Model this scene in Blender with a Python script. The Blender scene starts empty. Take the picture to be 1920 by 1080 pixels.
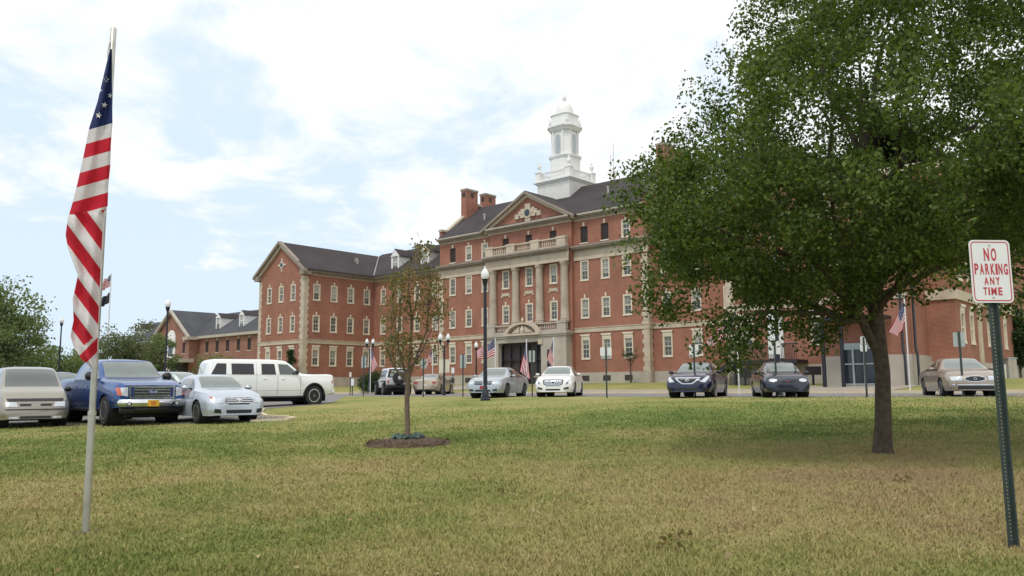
import bpy, bmesh, math, random
import numpy as np
from mathutils import Vector, Matrix
from mathutils.bvhtree import BVHTree

# ------------------------------------------------------------------ camera
scene = bpy.context.scene
COL = scene.collection
FOC, PITCH, ROLL, YAW = 1530.0, math.radians(7.04), math.radians(-0.38), math.radians(48.5)
_cp, _sp, _cr, _sr = math.cos(PITCH), math.sin(PITCH), math.cos(ROLL), math.sin(ROLL)
_R = np.array([1, 0, 0.]); FW = np.array([0, _cp, _sp]); _U = np.array([0, -_sp, _cp])
RT = _cr * _R + _sr * _U; UP = -_sr * _R + _cr * _U
cam_d = bpy.data.cameras.new('camera'); cam = bpy.data.objects.new('camera', cam_d); COL.objects.link(cam)
cam_d.sensor_width = 36; cam_d.lens = FOC / 1920 * 36; cam_d.clip_start = 0.1; cam_d.clip_end = 3000
cam.matrix_world = Matrix(((RT[0], UP[0], -FW[0], 0), (RT[1], UP[1], -FW[1], 0), (RT[2], UP[2], -FW[2], 0), (0, 0, 0, 1)))
scene.camera = cam

# ------------------------------------------------------------------ light
SUN_EL, SUN_AZ = math.radians(58), math.radians(205)      # azimuth: clockwise from +Y, where the light comes from
world = bpy.data.worlds.new('World'); scene.world = world; world.use_nodes = True
wn, wl = world.node_tree.nodes, world.node_tree.links
wn.clear()
w_out = wn.new('ShaderNodeOutputWorld'); w_bg = wn.new('ShaderNodeBackground'); w_bg.inputs[1].default_value = 0.12
sky = wn.new('ShaderNodeTexSky'); sky.sky_type = 'NISHITA'; sky.sun_disc = False
sky.sun_elevation = SUN_EL; sky.sun_rotation = SUN_AZ; sky.altitude = 300; sky.air_density = 1.2; sky.dust_density = 2.0
tc = wn.new('ShaderNodeTexCoord'); sep = wn.new('ShaderNodeSeparateXYZ'); wl.new(tc.outputs['Generated'], sep.inputs[0])
def wmath(op, a, b=None, c=None):
    n = wn.new('ShaderNodeMath'); n.operation = op
    for i, v in enumerate((a, b, c)):
        if v is None: continue
        if isinstance(v, (int, float)): n.inputs[i].default_value = v
        else: wl.new(v, n.inputs[i])
    return n.outputs[0]
zc = wmath('MAXIMUM', sep.outputs[2], 0.0)
den = wmath('ADD', zc, 0.16)
comb = wn.new('ShaderNodeCombineXYZ')
wl.new(wmath('DIVIDE', sep.outputs[0], den), comb.inputs[0]); wl.new(wmath('DIVIDE', sep.outputs[1], den), comb.inputs[1])
nz = wn.new('ShaderNodeTexNoise'); nz.inputs['Scale'].default_value = 2.5; nz.inputs['Detail'].default_value = 9; nz.inputs['Roughness'].default_value = 0.58
nz.inputs['Distortion'].default_value = 0.35
mp = wn.new('ShaderNodeMapping'); mp.inputs['Location'].default_value = (11.2, 8.4, 5.0); mp.inputs['Scale'].default_value = (1.0, 0.8, 1.0)
wl.new(comb.outputs[0], mp.inputs[0]); wl.new(mp.outputs[0], nz.inputs['Vector'])
# cloud cover rises overhead and to the right of the view, thins out low on the left
bias = wmath('ADD', wmath('MULTIPLY', sep.outputs[0], 0.16), wmath('MULTIPLY', zc, 0.78))
cover = wmath('ADD', nz.outputs[0], wmath('SUBTRACT', bias, 0.20))
ramp = wn.new('ShaderNodeValToRGB'); ramp.color_ramp.elements[0].position = 0.40; ramp.color_ramp.elements[1].position = 0.60
ramp.color_ramp.elements[0].color = (0.12, 0.12, 0.12, 1); ramp.color_ramp.interpolation = 'EASE'
wl.new(cover, ramp.inputs[0])
skyc = wn.new('ShaderNodeMixRGB'); skyc.blend_type = 'MIX'; skyc.inputs[0].default_value = 0.93
skyc.inputs[2].default_value = (5.0, 6.15, 7.35, 1)
wl.new(sky.outputs[0], skyc.inputs[1])
mix = wn.new('ShaderNodeMixRGB'); mix.inputs[2].default_value = (7.5, 7.6, 7.7, 1)
wl.new(ramp.outputs[0], mix.inputs[0]); wl.new(skyc.outputs[0], mix.inputs[1])
wl.new(mix.outputs[0], w_bg.inputs[0]); wl.new(w_bg.outputs[0], w_out.inputs[0])

sun_d = bpy.data.lights.new('sun', 'SUN'); sun_d.energy = 1.3; sun_d.angle = math.radians(12); sun_d.color = (1, 0.95, 0.87)
sun = bpy.data.objects.new('sun', sun_d); COL.objects.link(sun)
sdir = Vector((math.sin(SUN_AZ) * math.cos(SUN_EL), math.cos(SUN_AZ) * math.cos(SUN_EL), math.sin(SUN_EL)))
sun.rotation_euler = sdir.to_track_quat('Z', 'Y').to_euler()
scene.view_settings.view_transform = 'Standard'; scene.view_settings.look = 'None'; scene.view_settings.gamma = 1
scene.view_settings.exposure = 0.26
scene.view_settings.use_curve_mapping = False
scene.render.engine = 'CYCLES'

# ------------------------------------------------------------------ frames of reference
S = np.array([math.sin(YAW), -math.cos(YAW), 0]); N = np.array([math.cos(YAW), math.sin(YAW), 0])
def ray(x, y): return FW * FOC + RT * (x - 960) + UP * (540 - y)
_r = ray(1135, 718); O = _r * 77.0 / _r[1]; O_N = O @ N; O_S = O @ S; Z0 = float(O[2])
B_ROT = YAW - math.pi / 2
KN = [(-140, -1.75), (-90, -1.5), (-70, -1.3), (-60, -1.17), (-52, -1.02), (-46, -.82), (-41, -.62), (-33.5, -.40), (-26, -.36), (-21, -.32), (-18, -.2), (-10, .2), (0, Z0), (900, Z0)]
_kx = [k[0] for k in KN]; _kz = [k[1] for k in KN]
def gz(n): return float(np.interp(n, _kx, _kz))
def gxy(x, y): return gz(x * N[0] + y * N[1] - O_N)
def gp(px, py):
    """the point of the ground seen at that place of the photograph"""
    r = ray(px, py); r = r / r[1]; d = 3.0
    while d < 260:
        P = r * d
        if P[2] <= gz(P @ N - O_N): return Vector((P[0], P[1], P[2]))
        d += 0.05
    return Vector(r * 100)
def at(px, py, d): r = ray(px, py); r = r * d / r[1]; return Vector(r)
def height(P, py):
    """height above P of a point right above it seen at image row py"""
    lo, hi = 0.0, 40.0
    for _ in range(40):
        m = (lo + hi) / 2; q = np.array([P[0], P[1], P[2] + m]); y = 540 - FOC * (q @ UP) / (q @ FW)
        if y > py: lo = m
        else: hi = m
    return lo
def W(s, n, z=0.0): v = O + S * s + N * n; return Vector((v[0], v[1], Z0 + z))

# ------------------------------------------------------------------ materials
def L(c):  # sRGB 0-255 to linear
    return tuple((((v / 255 + .055) / 1.055) ** 2.4 if v > 10 else v / 255 / 12.92) for v in c) + (1,)
def pmat(name, col, rough=0.6, metal=0.0, noise=None, bump=0.0, spec=None, coat=0.0):
    """procedural material: base colour with noise mottling (scale, amount)"""
    m = bpy.data.materials.new(name); m.use_nodes = True; n, l = m.node_tree.nodes, m.node_tree.links
    b = n['Principled BSDF']; b.inputs['Roughness'].default_value = rough; b.inputs['Metallic'].default_value = metal
    if spec is not None: b.inputs['Specular IOR Level'].default_value = spec
    if coat: b.inputs['Coat Weight'].default_value = coat; b.inputs['Coat Roughness'].default_value = 0.05
    c = tuple(col) + ((1,) if len(col) == 3 else ())
    b.inputs['Base Color'].default_value = c
    sc, am = noise or (3.0, 0.12)
    t = n.new('ShaderNodeTexCoord'); nt = n.new('ShaderNodeTexNoise'); nt.inputs['Scale'].default_value = sc; nt.inputs['Detail'].default_value = 6
    l.new(t.outputs['Object'], nt.inputs['Vector'])
    r = n.new('ShaderNodeMapRange'); r.inputs[1].default_value = .3; r.inputs[2].default_value = .7
    r.inputs[3].default_value = 1 - am; r.inputs[4].default_value = 1 + am; l.new(nt.outputs[0], r.inputs[0])
    v = n.new('ShaderNodeVectorMath'); v.operation = 'SCALE'; v.inputs[0].default_value = c[:3]; l.new(r.outputs[0], v.inputs['Scale'])
    l.new(v.outputs[0], b.inputs['Base Color'])
    if bump:
        bp = n.new('ShaderNodeBump'); bp.inputs['Strength'].default_value = bump; bp.inputs['Distance'].default_value = .02
        l.new(nt.outputs[0], bp.inputs['Height']); l.new(bp.outputs[0], b.inputs['Normal'])
    return m
def node_mat(name):
    m = bpy.data.materials.new(name); m.use_nodes = True
    return m, m.node_tree.nodes, m.node_tree.links, m.node_tree.nodes['Principled BSDF']

def brick_mat(name, c1, c2, mortar):
    m, n, l, b = node_mat(name); b.inputs['Roughness'].default_value = .9; b.inputs['Specular IOR Level'].default_value = .2
    t = n.new('ShaderNodeTexCoord'); sx = n.new('ShaderNodeSeparateXYZ'); l.new(t.outputs['Object'], sx.inputs[0])
    a = n.new('ShaderNodeMath'); a.operation = 'ADD'; l.new(sx.outputs[0], a.inputs[0]); l.new(sx.outputs[1], a.inputs[1])
    cb = n.new('ShaderNodeCombineXYZ'); l.new(a.outputs[0], cb.inputs[0]); l.new(sx.outputs[2], cb.inputs[1])
    br = n.new('ShaderNodeTexBrick'); br.inputs['Scale'].default_value = 1; br.inputs['Brick Width'].default_value = .21; br.inputs['Row Height'].default_value = .075
    br.inputs['Mortar Size'].default_value = .008; br.inputs['Color1'].default_value = c1; br.inputs['Color2'].default_value = c2; br.inputs['Mortar'].default_value = mortar
    l.new(cb.outputs[0], br.inputs['Vector'])
    nt = n.new('ShaderNodeTexNoise'); nt.inputs['Scale'].default_value = .45; nt.inputs['Detail'].default_value = 8; nt.inputs['Roughness'].default_value = .6
    l.new(t.outputs['Object'], nt.inputs['Vector'])
    r = n.new('ShaderNodeMapRange'); r.inputs[1].default_value = .3; r.inputs[2].default_value = .7; r.inputs[3].default_value = .82; r.inputs[4].default_value = 1.16
    l.new(nt.outputs[0], r.inputs[0])
    v = n.new('ShaderNodeVectorMath'); v.operation = 'SCALE'; l.new(br.outputs[0], v.inputs[0]); l.new(r.outputs[0], v.inputs['Scale'])
    l.new(v.outputs[0], b.inputs['Base Color']); return m
M = {}
M['brick'] = brick_mat('red brick', (.345, .119, .073, 1), (.265, .090, .058, 1), (.38, .28, .22, 1))
M['brick_far'] = brick_mat('far red brick', (.30, .125, .085, 1), (.24, .10, .07, 1), (.32, .24, .19, 1))
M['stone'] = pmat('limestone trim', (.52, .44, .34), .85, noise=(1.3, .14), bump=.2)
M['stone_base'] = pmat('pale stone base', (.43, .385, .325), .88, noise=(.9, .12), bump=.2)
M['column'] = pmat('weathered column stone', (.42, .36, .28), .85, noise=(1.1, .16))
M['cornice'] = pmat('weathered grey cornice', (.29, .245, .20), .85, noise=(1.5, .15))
M['cream'] = pmat('cream painted window wood', (.70, .62, .50), .55, noise=(5, .07))
M['white_wood'] = pmat('white painted clapboard', (.80, .79, .77), .5, noise=(1.2, .06))
M['dark_opening'] = pmat('dark brown louvre and painted shade', (.045, .036, .034), .7)  # also colours the slabs that stand in for shade in openings
M['black_metal'] = pmat('black painted metal', (.012, .014, .022), .4, noise=(9, .2))
M['dark_green_metal'] = pmat('green painted sign post', (.030, .047, .044), .5, noise=(7, .25))
M['sign_back'] = pmat('bare aluminium sign back', (.42, .46, .46), .45, .4, noise=(4, .08))
M['white_paint'] = pmat('white sign paint', (.74, .75, .75), .4, noise=(4, .04))
M['cream_panel'] = pmat('cream sign panel', (.62, .58, .46), .6)
M['red_paint'] = pmat('red sign paint', (.50, .03, .05), .5)
M['galv'] = pmat('galvanised pole', (.50, .49, .44), .38, .65, noise=(6, .16))
M['white_pole'] = pmat('white flag pole', (.66, .66, .66), .4, noise=(5, .06))
M['globe'] = pmat('white lamp globe', (.82, .84, .83), .25)
M['bark'] = pmat('brown bark', (.085, .062, .045), .95, noise=(14, .35), bump=.8)
M['bark_pale'] = pmat('pale brown bark', (.17, .125, .09), .95, noise=(16, .3), bump=.6)
M['asphalt'] = pmat('grey asphalt', (.20, .19, .185), .92, noise=(2.2, .14), bump=.15)
M['kerb'] = pmat('pale concrete kerb', (.62, .52, .37), .85, noise=(2, .1))
M['path'] = pmat('concrete path', (.34, .30, .25), .9, noise=(1.5, .12))
M['mulch'] = pmat('dark bark mulch', (.095, .062, .04), 1.0, noise=(22, .5), bump=1.0)
M['tarp'] = pmat('green watering bag', (.05, .085, .07), .6, noise=(12, .4))
M['tyre'] = pmat('black tyre rubber', (.018, .018, .02), .8, noise=(20, .2))
M['chrome'] = pmat('polished chrome', (.75, .76, .78), .14, 1.0)
M['rim'] = pmat('silver alloy', (.55, .56, .58), .3, .8)
M['underbody'] = pmat('black underbody', (.012, .012, .014), .9)
M['black_plastic'] = pmat('black plastic trim', (.02, .02, .022), .55)
M['car_glass'] = pmat('tinted car glass', (.035, .045, .042), .04, 0, spec=.9, coat=1)
M['car_glass_pale'] = pmat('reflecting windscreen', (.12, .155, .14), .05, 0, spec=1, coat=1)
M['car_glass_dark'] = pmat('dark privacy glass', (.02, .018, .025), .06, 0, spec=.6)
M['lens'] = pmat('clear headlight lens', (.62, .66, .72), .12, .2, coat=1)
M['amber'] = pmat('amber turn lens', (.55, .10, .03), .2, coat=1)
M['red_lens'] = pmat('red tail lens', (.35, .02, .02), .2, coat=1)
def roof_mat(name, c):
    m, n, l, b = node_mat(name); b.inputs['Roughness'].default_value = .9
    t = n.new('ShaderNodeTexCoord'); mpn = n.new('ShaderNodeMapping'); mpn.inputs['Scale'].default_value = (1, 1, 6)
    l.new(t.outputs['Object'], mpn.inputs[0])
    n1 = n.new('ShaderNodeTexNoise'); n1.inputs['Scale'].default_value = 5; n1.inputs['Detail'].default_value = 5; l.new(mpn.outputs[0], n1.inputs['Vector'])
    n2 = n.new('ShaderNodeTexNoise'); n2.inputs['Scale'].default_value = .35; n2.inputs['Detail'].default_value = 5; l.new(t.outputs['Object'], n2.inputs['Vector'])
    a = n.new('ShaderNodeMath'); a.operation = 'ADD'; l.new(n1.outputs[0], a.inputs[0]); l.new(n2.outputs[0], a.inputs[1])
    r = n.new('ShaderNodeMapRange'); r.inputs[1].default_value = .7; r.inputs[2].default_value = 1.3; r.inputs[3].default_value = .72; r.inputs[4].default_value = 1.3
    l.new(a.outputs[0], r.inputs[0])
    v = n.new('ShaderNodeVectorMath'); v.operation = 'SCALE'; v.inputs[0].default_value = c; l.new(r.outputs[0], v.inputs['Scale']); l.new(v.outputs[0], b.inputs['Base Color'])
    return m
M['roof'] = roof_mat('dark brown asphalt shingles', (.045, .036, .038)); M['roof_far'] = roof_mat('blue grey shingles', (.060, .063, .072))
def pane_mat():
    m, n, l, b = node_mat('window glass with blinds behind'); b.inputs['Roughness'].default_value = .12; b.inputs['Specular IOR Level'].default_value = .5
    oi = n.new('ShaderNodeObjectInfo'); t = n.new('ShaderNodeTexCoord'); sx = n.new('ShaderNodeSeparateXYZ'); l.new(t.outputs['Generated'], sx.inputs[0])
    # a drawn blind covers the upper part of some windows; its drop differs window by window
    ml = n.new('ShaderNodeMath'); ml.operation = 'MULTIPLY'; l.new(oi.outputs['Random'], ml.inputs[0]); ml.inputs[1].default_value = 7.31
    fr = n.new('ShaderNodeMath'); fr.operation = 'FRACT'; l.new(ml.outputs[0], fr.inputs[0])
    gt = n.new('ShaderNodeMath'); gt.operation = 'GREATER_THAN'; l.new(sx.outputs[2], gt.inputs[0]); l.new(fr.outputs[0], gt.inputs[1])
    cr = n.new('ShaderNodeValToRGB'); cr.color_ramp.elements[0].color = (.13, .14, .13, 1); cr.color_ramp.elements[1].color = (.44, .44, .39, 1); l.new(oi.outputs['Random'], cr.inputs[0])
    mx = n.new('ShaderNodeMixRGB'); mx.inputs[1].default_value = (.075, .085, .09, 1); l.new(gt.outputs[0], mx.inputs[0]); l.new(cr.outputs[0], mx.inputs[2])
    l.new(mx.outputs[0], b.inputs['Base Color']); return m
M['pane'] = pane_mat()
M['pane_dark'] = pmat('dark door glass', (.03, .04, .05), .08, spec=.6)
def carpaint(name, c, metal=.35, rough=.32): return pmat(name, c, rough, metal, noise=(2, .03), coat=.8)
def leaf_mat(name, cols, trans=.35):
    m, n, l, b = node_mat(name); b.inputs['Roughness'].default_value = .55; b.inputs['Specular IOR Level'].default_value = .25
    g = n.new('ShaderNodeNewGeometry'); cr = n.new('ShaderNodeValToRGB'); e = cr.color_ramp.elements
    while len(e) < len(cols): e.new(.5)
    for i, c in enumerate(cols): e[i].position = i / (len(cols) - 1); e[i].color = tuple(c) + (1,)
    l.new(g.outputs['Random Per Island'], cr.inputs[0]); l.new(cr.outputs[0], b.inputs['Base Color'])
    tr = n.new('ShaderNodeBsdfTranslucent'); v = n.new('ShaderNodeVectorMath'); v.operation = 'MULTIPLY'; v.inputs[1].default_value = (1.3, 1.5, .5)
    l.new(cr.outputs[0], v.inputs[0]); l.new(v.outputs[0], tr.inputs[0])
    mx = n.new('ShaderNodeMixShader'); mx.inputs[0].default_value = trans; l.new(b.outputs[0], mx.inputs[1]); l.new(tr.outputs[0], mx.inputs[2])
    l.new(mx.outputs[0], n['Material Output'].inputs[0]); return m
M['leaf_big'] = leaf_mat('glossy green leaves', [(.042, .068, .018), (.075, .112, .027), (.115, .165, .04), (.165, .21, .06)])
M['leaf_young'] = leaf_mat('dull olive leaves', [(.12, .095, .035), (.13, .125, .045), (.16, .155, .06), (.28, .16, .07)], .35)
M['leaf_far'] = leaf_mat('distant green leaves', [(.11, .145, .065), (.16, .20, .09), (.21, .25, .12)])  # brightened to put the haze of distance into the leaf colour
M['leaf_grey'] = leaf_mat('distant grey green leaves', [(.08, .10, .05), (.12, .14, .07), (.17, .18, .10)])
M['leaf_dark'] = leaf_mat('clipped dark shrub leaves', [(.02, .04, .016), (.035, .065, .022), (.05, .085, .03)])
def grass_mat(name, island=False):
    m, n, l, b = node_mat(name); b.inputs['Roughness'].default_value = .95; b.inputs['Specular IOR Level'].default_value = .1
    t = n.new('ShaderNodeTexCoord'); geo = n.new('ShaderNodeNewGeometry')
    pos = geo.outputs['Position']
    def noise(sc, det, rough=.6):
        q = n.new('ShaderNodeTexNoise'); q.inputs['Scale'].default_value = sc; q.inputs['Detail'].default_value = det; q.inputs['Roughness'].default_value = rough
        l.new(pos, q.inputs['Vector']); return q.outputs[0]
    def mth(op, a, c):
        q = n.new('ShaderNodeMath'); q.operation = op
        for i, v in enumerate((a, c)):
            if isinstance(v, (int, float)): q.inputs[i].default_value = v
            else: l.new(v, q.inputs[i])
        return q.outputs[0]
    def patch(c, r, amp):   # a broad dry patch of turf: 1 at its centre, 0 at radius
        q = n.new('ShaderNodeVectorMath'); q.operation = 'DISTANCE'; l.new(pos, q.inputs[0]); q.inputs[1].default_value = c
        return mth('MULTIPLY', mth('MAXIMUM', mth('SUBTRACT', 1, mth('DIVIDE', q.outputs['Value'], r)), 0), amp)
    f = mth('ADD', mth('MULTIPLY', noise(.32, 6), .85), mth('MULTIPLY', noise(2.4, 6, .7), .45))
    f = mth('ADD', f, patch((4.5, 9.6, -1), 5.5, .27)); f = mth('ADD', f, patch((-3.2, 10.2, -1), 3.5, .12)); f = mth('ADD', f, patch((1.5, 7.3, -1), 3.0, .12))
    f = mth('SUBTRACT', f, patch((5, 22, -1), 9, .22)); f = mth('SUBTRACT', f, patch((-9, 17, -1), 8, .16))
    if island: f = mth('ADD', f, mth('MULTIPLY', mth('SUBTRACT', geo.outputs['Random Per Island'], .5), .24))
    else: f = mth('ADD', f, mth('MULTIPLY', mth('SUBTRACT', noise(26, 3, .8), .5), .40))
    cr = n.new('ShaderNodeValToRGB'); e = cr.color_ramp.elements
    while len(e) < 5: e.new(.5)
    for i, (p, c) in enumerate([(.36, (.125, .175, .045)), (.53, (.19, .225, .065)), (.66, (.285, .28, .10)), (.82, (.365, .31, .14)), (1.0, (.34, .25, .14))]):
        e[i].position = p; e[i].color = c + (1,)
    l.new(f, cr.inputs[0]); l.new(cr.outputs[0], b.inputs['Base Color'])
    if not island:
        bp = n.new('ShaderNodeBump'); bp.inputs['Strength'].default_value = .7; bp.inputs['Distance'].default_value = .04
        l.new(noise(38, 4, .8), bp.inputs['Height']); l.new(bp.outputs[0], b.inputs['Normal'])
    return m
M['grass'] = grass_mat('patchy lawn'); M['blades'] = grass_mat('grass blades', True)
def big_flag_mat():
    """the furled cloth carries its stripe count in the v of its UVs: below 0 is canton, then white and red in turn"""
    m, n, l, b = node_mat('furled flag cloth'); b.inputs['Roughness'].default_value = .8; b.inputs['Specular IOR Level'].default_value = .15
    uv = n.new('ShaderNodeUVMap'); sx = n.new('ShaderNodeSeparateXYZ'); l.new(uv.outputs[0], sx.inputs[0])
    def mth(op, a, c=0.0):
        q = n.new('ShaderNodeMath'); q.operation = op
        for i, v in enumerate((a, c)):
            if isinstance(v, (int, float)): q.inputs[i].default_value = v
            else: l.new(v, q.inputs[i])
        return q.outputs[0]
    st = sx.outputs[1]; odd = mth('MODULO', mth('FLOOR', mth('ADD', st, 40.0)), 2.0); can = mth('MULTIPLY', mth('LESS_THAN', st, 0.0), mth('LESS_THAN', sx.outputs[0], .5))
    m1 = n.new('ShaderNodeMixRGB'); m1.inputs[1].default_value = (.70, .67, .68, 1); m1.inputs[2].default_value = (.56, .025, .045, 1); l.new(odd, m1.inputs[0])
    m2 = n.new('ShaderNodeMixRGB'); m2.inputs[2].default_value = (.03, .045, .14, 1); l.new(can, m2.inputs[0]); l.new(m1.outputs[0], m2.inputs[1]); l.new(m2.outputs[0], b.inputs['Base Color'])
    t = n.new('ShaderNodeTexCoord'); nt = n.new('ShaderNodeTexNoise'); nt.inputs['Scale'].default_value = 9; nt.inputs['Detail'].default_value = 5; l.new(t.outputs['Object'], nt.inputs['Vector'])
    bp = n.new('ShaderNodeBump'); bp.inputs['Strength'].default_value = .5; bp.inputs['Distance'].default_value = .03; l.new(nt.outputs[0], bp.inputs['Height']); l.new(bp.outputs[0], b.inputs['Normal'])
    tr = n.new('ShaderNodeBsdfTranslucent'); l.new(m2.outputs[0], tr.inputs[0]); mx = n.new('ShaderNodeMixShader'); mx.inputs[0].default_value = .3
    l.new(b.outputs[0], mx.inputs[1]); l.new(tr.outputs[0], mx.inputs[2]); l.new(mx.outputs[0], n['Material Output'].inputs[0]); return m
M['big_flag'] = big_flag_mat()
def flag_mat():
    """stars and stripes laid out on the cloth's own UVs: u along the fly, v up the hoist"""
    m, n, l, b = node_mat('striped flag cloth'); b.inputs['Roughness'].default_value = .75; b.inputs['Specular IOR Level'].default_value = .15
    uv = n.new('ShaderNodeUVMap'); sx = n.new('ShaderNodeSeparateXYZ'); l.new(uv.outputs[0], sx.inputs[0])
    def mth(op, a, c=0.0):
        q = n.new('ShaderNodeMath'); q.operation = op
        for i, v in enumerate((a, c)):
            if isinstance(v, (int, float)): q.inputs[i].default_value = v
            else: l.new(v, q.inputs[i])
        return q.outputs[0]
    u, v = sx.outputs[0], sx.outputs[1]
    st = mth('MODULO', mth('FLOOR', mth('MULTIPLY', v, 12.999)), 2.0)          # 0 red, 1 white
    can = mth('MULTIPLY', mth('LESS_THAN', u, .4), mth('GREATER_THAN', v, 6 / 13))
    su = mth('SUBTRACT', mth('FRACT', mth('MULTIPLY', u, 15)), .5); sv = mth('SUBTRACT', mth('FRACT', mth('MULTIPLY', mth('SUBTRACT', v, 6 / 13), 9.3)), .5)
    d = mth('ADD', mth('MULTIPLY', su, su), mth('MULTIPLY', sv, sv)); dot = mth('LESS_THAN', d, .05)
    m1 = n.new('ShaderNodeMixRGB'); m1.inputs[1].default_value = (.52, .025, .035, 1); m1.inputs[2].default_value = (.78, .76, .76, 1); l.new(st, m1.inputs[0])
    m2 = n.new('ShaderNodeMixRGB'); m2.inputs[1].default_value = (.025, .035, .13, 1); m2.inputs[2].default_value = (.78, .76, .76, 1); l.new(dot, m2.inputs[0])
    m3 = n.new('ShaderNodeMixRGB'); l.new(can, m3.inputs[0]); l.new(m1.outputs[0], m3.inputs[1]); l.new(m2.outputs[0], m3.inputs[2])
    l.new(m3.outputs[0], b.inputs['Base Color'])
    tr = n.new('ShaderNodeBsdfTranslucent'); l.new(m3.outputs[0], tr.inputs[0])
    mx = n.new('ShaderNodeMixShader'); mx.inputs[0].default_value = .3; l.new(b.outputs[0], mx.inputs[1]); l.new(tr.outputs[0], mx.inputs[2]); l.new(mx.outputs[0], n['Material Output'].inputs[0])
    return m
M['flag'] = flag_mat()
M['flag_black'] = pmat('black and white flag cloth', (.03, .035, .05), .8)
M['straw'] = leaf_mat('dry fallen leaves', [(.20, .12, .06), (.36, .28, .14), (.45, .38, .22)], .2)
M['star'] = pmat('white embroidered star', (.80, .79, .80), .7)

# ------------------------------------------------------------------ mesh helpers
class MB:
    def __init__(s): s.v = []; s.f = []
    def add(s, vs, fs):
        o = len(s.v); s.v += [tuple(map(float, p)) for p in vs]; s.f += [tuple(i + o for i in f) for f in fs]; return s
    def box(s, x0, x1, y0, y1, z0, z1):
        return s.add([(x0, y0, z0), (x1, y0, z0), (x1, y1, z0), (x0, y1, z0), (x0, y0, z1), (x1, y0, z1), (x1, y1, z1), (x0, y1, z1)],
                     [(0, 3, 2, 1), (4, 5, 6, 7), (0, 1, 5, 4), (1, 2, 6, 5), (2, 3, 7, 6), (3, 0, 4, 7)])
    def quad(s, *p): return s.add(p, [tuple(range(len(p)))])
    def prism(s, poly, axis, a, b):
        """poly: 2D outline; extruded along axis ('x': poly=(y,z), 'y': (x,z), 'z': (x,y)) from a to b"""
        k = len(poly); mk = {'x': lambda p, t: (t, p[0], p[1]), 'y': lambda p, t: (p[0], t, p[1]), 'z': lambda p, t: (p[0], p[1], t)}[axis]
        vs = [mk(p, a) for p in poly] + [mk(p, b) for p in poly]
        return s.add(vs, [tuple(range(k))[::-1], tuple(range(k, 2 * k))] + [(i, (i + 1) % k, k + (i + 1) % k, k + i) for i in range(k)])
    def lathe(s, prof, c=(0, 0, 0), seg=20, ax='z', a0=0.0):
        """prof: list of (radius, height)"""
        vs = []
        for r, h in prof:
            for i in range(seg):
                t = a0 + 2 * math.pi * i / seg; x, y = r * math.cos(t), r * math.sin(t)
                p = (x, y, h) if ax == 'z' else ((x, h, y) if ax == 'y' else (h, x, y))
                vs.append((p[0] + c[0], p[1] + c[1], p[2] + c[2]))
        fs = [(j * seg + i, j * seg + (i + 1) % seg, (j + 1) * seg + (i + 1) % seg, (j + 1) * seg + i) for j in range(len(prof) - 1) for i in range(seg)]
        fs += [tuple(range(seg))[::-1], tuple((len(prof) - 1) * seg + i for i in range(seg))]
        return s.add(vs, fs)
    def tube(s, pts, rads, seg=8):
        pts = [Vector(p) for p in pts]; k = len(pts); vs = []
        if not hasattr(rads, '__len__'): rads = [rads] * k
        ref = Vector((0, 0, 1))
        for i, p in enumerate(pts):
            t = (pts[min(i + 1, k - 1)] - pts[max(i - 1, 0)]).normalized()
            a = t.cross(ref if abs(t.z) < .9 else Vector((1, 0, 0))).normalized(); b = t.cross(a)
            for j in range(seg):
                q = 2 * math.pi * j / seg; vs.append(p + (a * math.cos(q) + b * math.sin(q)) * rads[i])
        fs = [(i * seg + j, i * seg + (j + 1) % seg, (i + 1) * seg + (j + 1) % seg, (i + 1) * seg + j) for i in range(k - 1) for j in range(seg)]
        fs += [tuple(range(seg))[::-1], tuple((k - 1) * seg + j for j in range(seg))]
        return s.add(vs, fs)
    def build(s, name, mat, parent=None, smooth=False, loc=None, rot=None):
        me = bpy.data.meshes.new(name); me.from_pydata(s.v, [], s.f); me.update()
        bm = bmesh.new(); bm.from_mesh(me); bmesh.ops.recalc_face_normals(bm, faces=bm.faces); bm.to_mesh(me); bm.free()
        me.materials.append(M[mat] if isinstance(mat, str) else mat)
        o = bpy.data.objects.new(name, me); COL.objects.link(o)
        if smooth:
            for p in me.polygons: p.use_smooth = True
            try: me.set_sharp_from_angle(angle=math.radians(38 if smooth is True else smooth))
            except Exception: pass
        if parent: o.parent = parent
        if loc is not None: o.location = loc
        if rot is not None: o.rotation_euler = rot
        return o
def np_mesh(name, verts, k, mat, parent=None):
    """one mesh of loose k-gons from an (n*k, 3) array"""
    verts = np.ascontiguousarray(verts, dtype=np.float32); nf = len(verts) // k
    me = bpy.data.meshes.new(name); me.vertices.add(len(verts)); me.vertices.foreach_set('co', verts.ravel())
    me.loops.add(nf * k); me.loops.foreach_set('vertex_index', np.arange(nf * k, dtype=np.int32))
    me.polygons.add(nf); me.polygons.foreach_set('loop_start', np.arange(0, nf * k, k, dtype=np.int32))
    me.update(calc_edges=True); me.materials.append(M[mat])
    o = bpy.data.objects.new(name, me); COL.objects.link(o)
    if parent: o.parent = parent
    return o
def tag(o, label, cat, group=None):
    o['label'] = label; o['category'] = cat
    if group: o['group'] = group
    return o
def thing(name, label, cat, loc=(0, 0, 0), rz=0.0, group=None):
    o = bpy.data.objects.new(name, None); COL.objects.link(o); o.location = loc; o.rotation_euler = (0, 0, rz); o.empty_display_size = .3
    return tag(o, label, cat, group)
def kind(o, k, label=None):
    o['kind'] = k
    if label: o['label'] = label
    return o
def copy_tree(o, parent=None):
    c = o.copy(); COL.objects.link(c); c.parent = parent
    for ch in list(o.children): copy_tree(ch, c)
    return c
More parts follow.
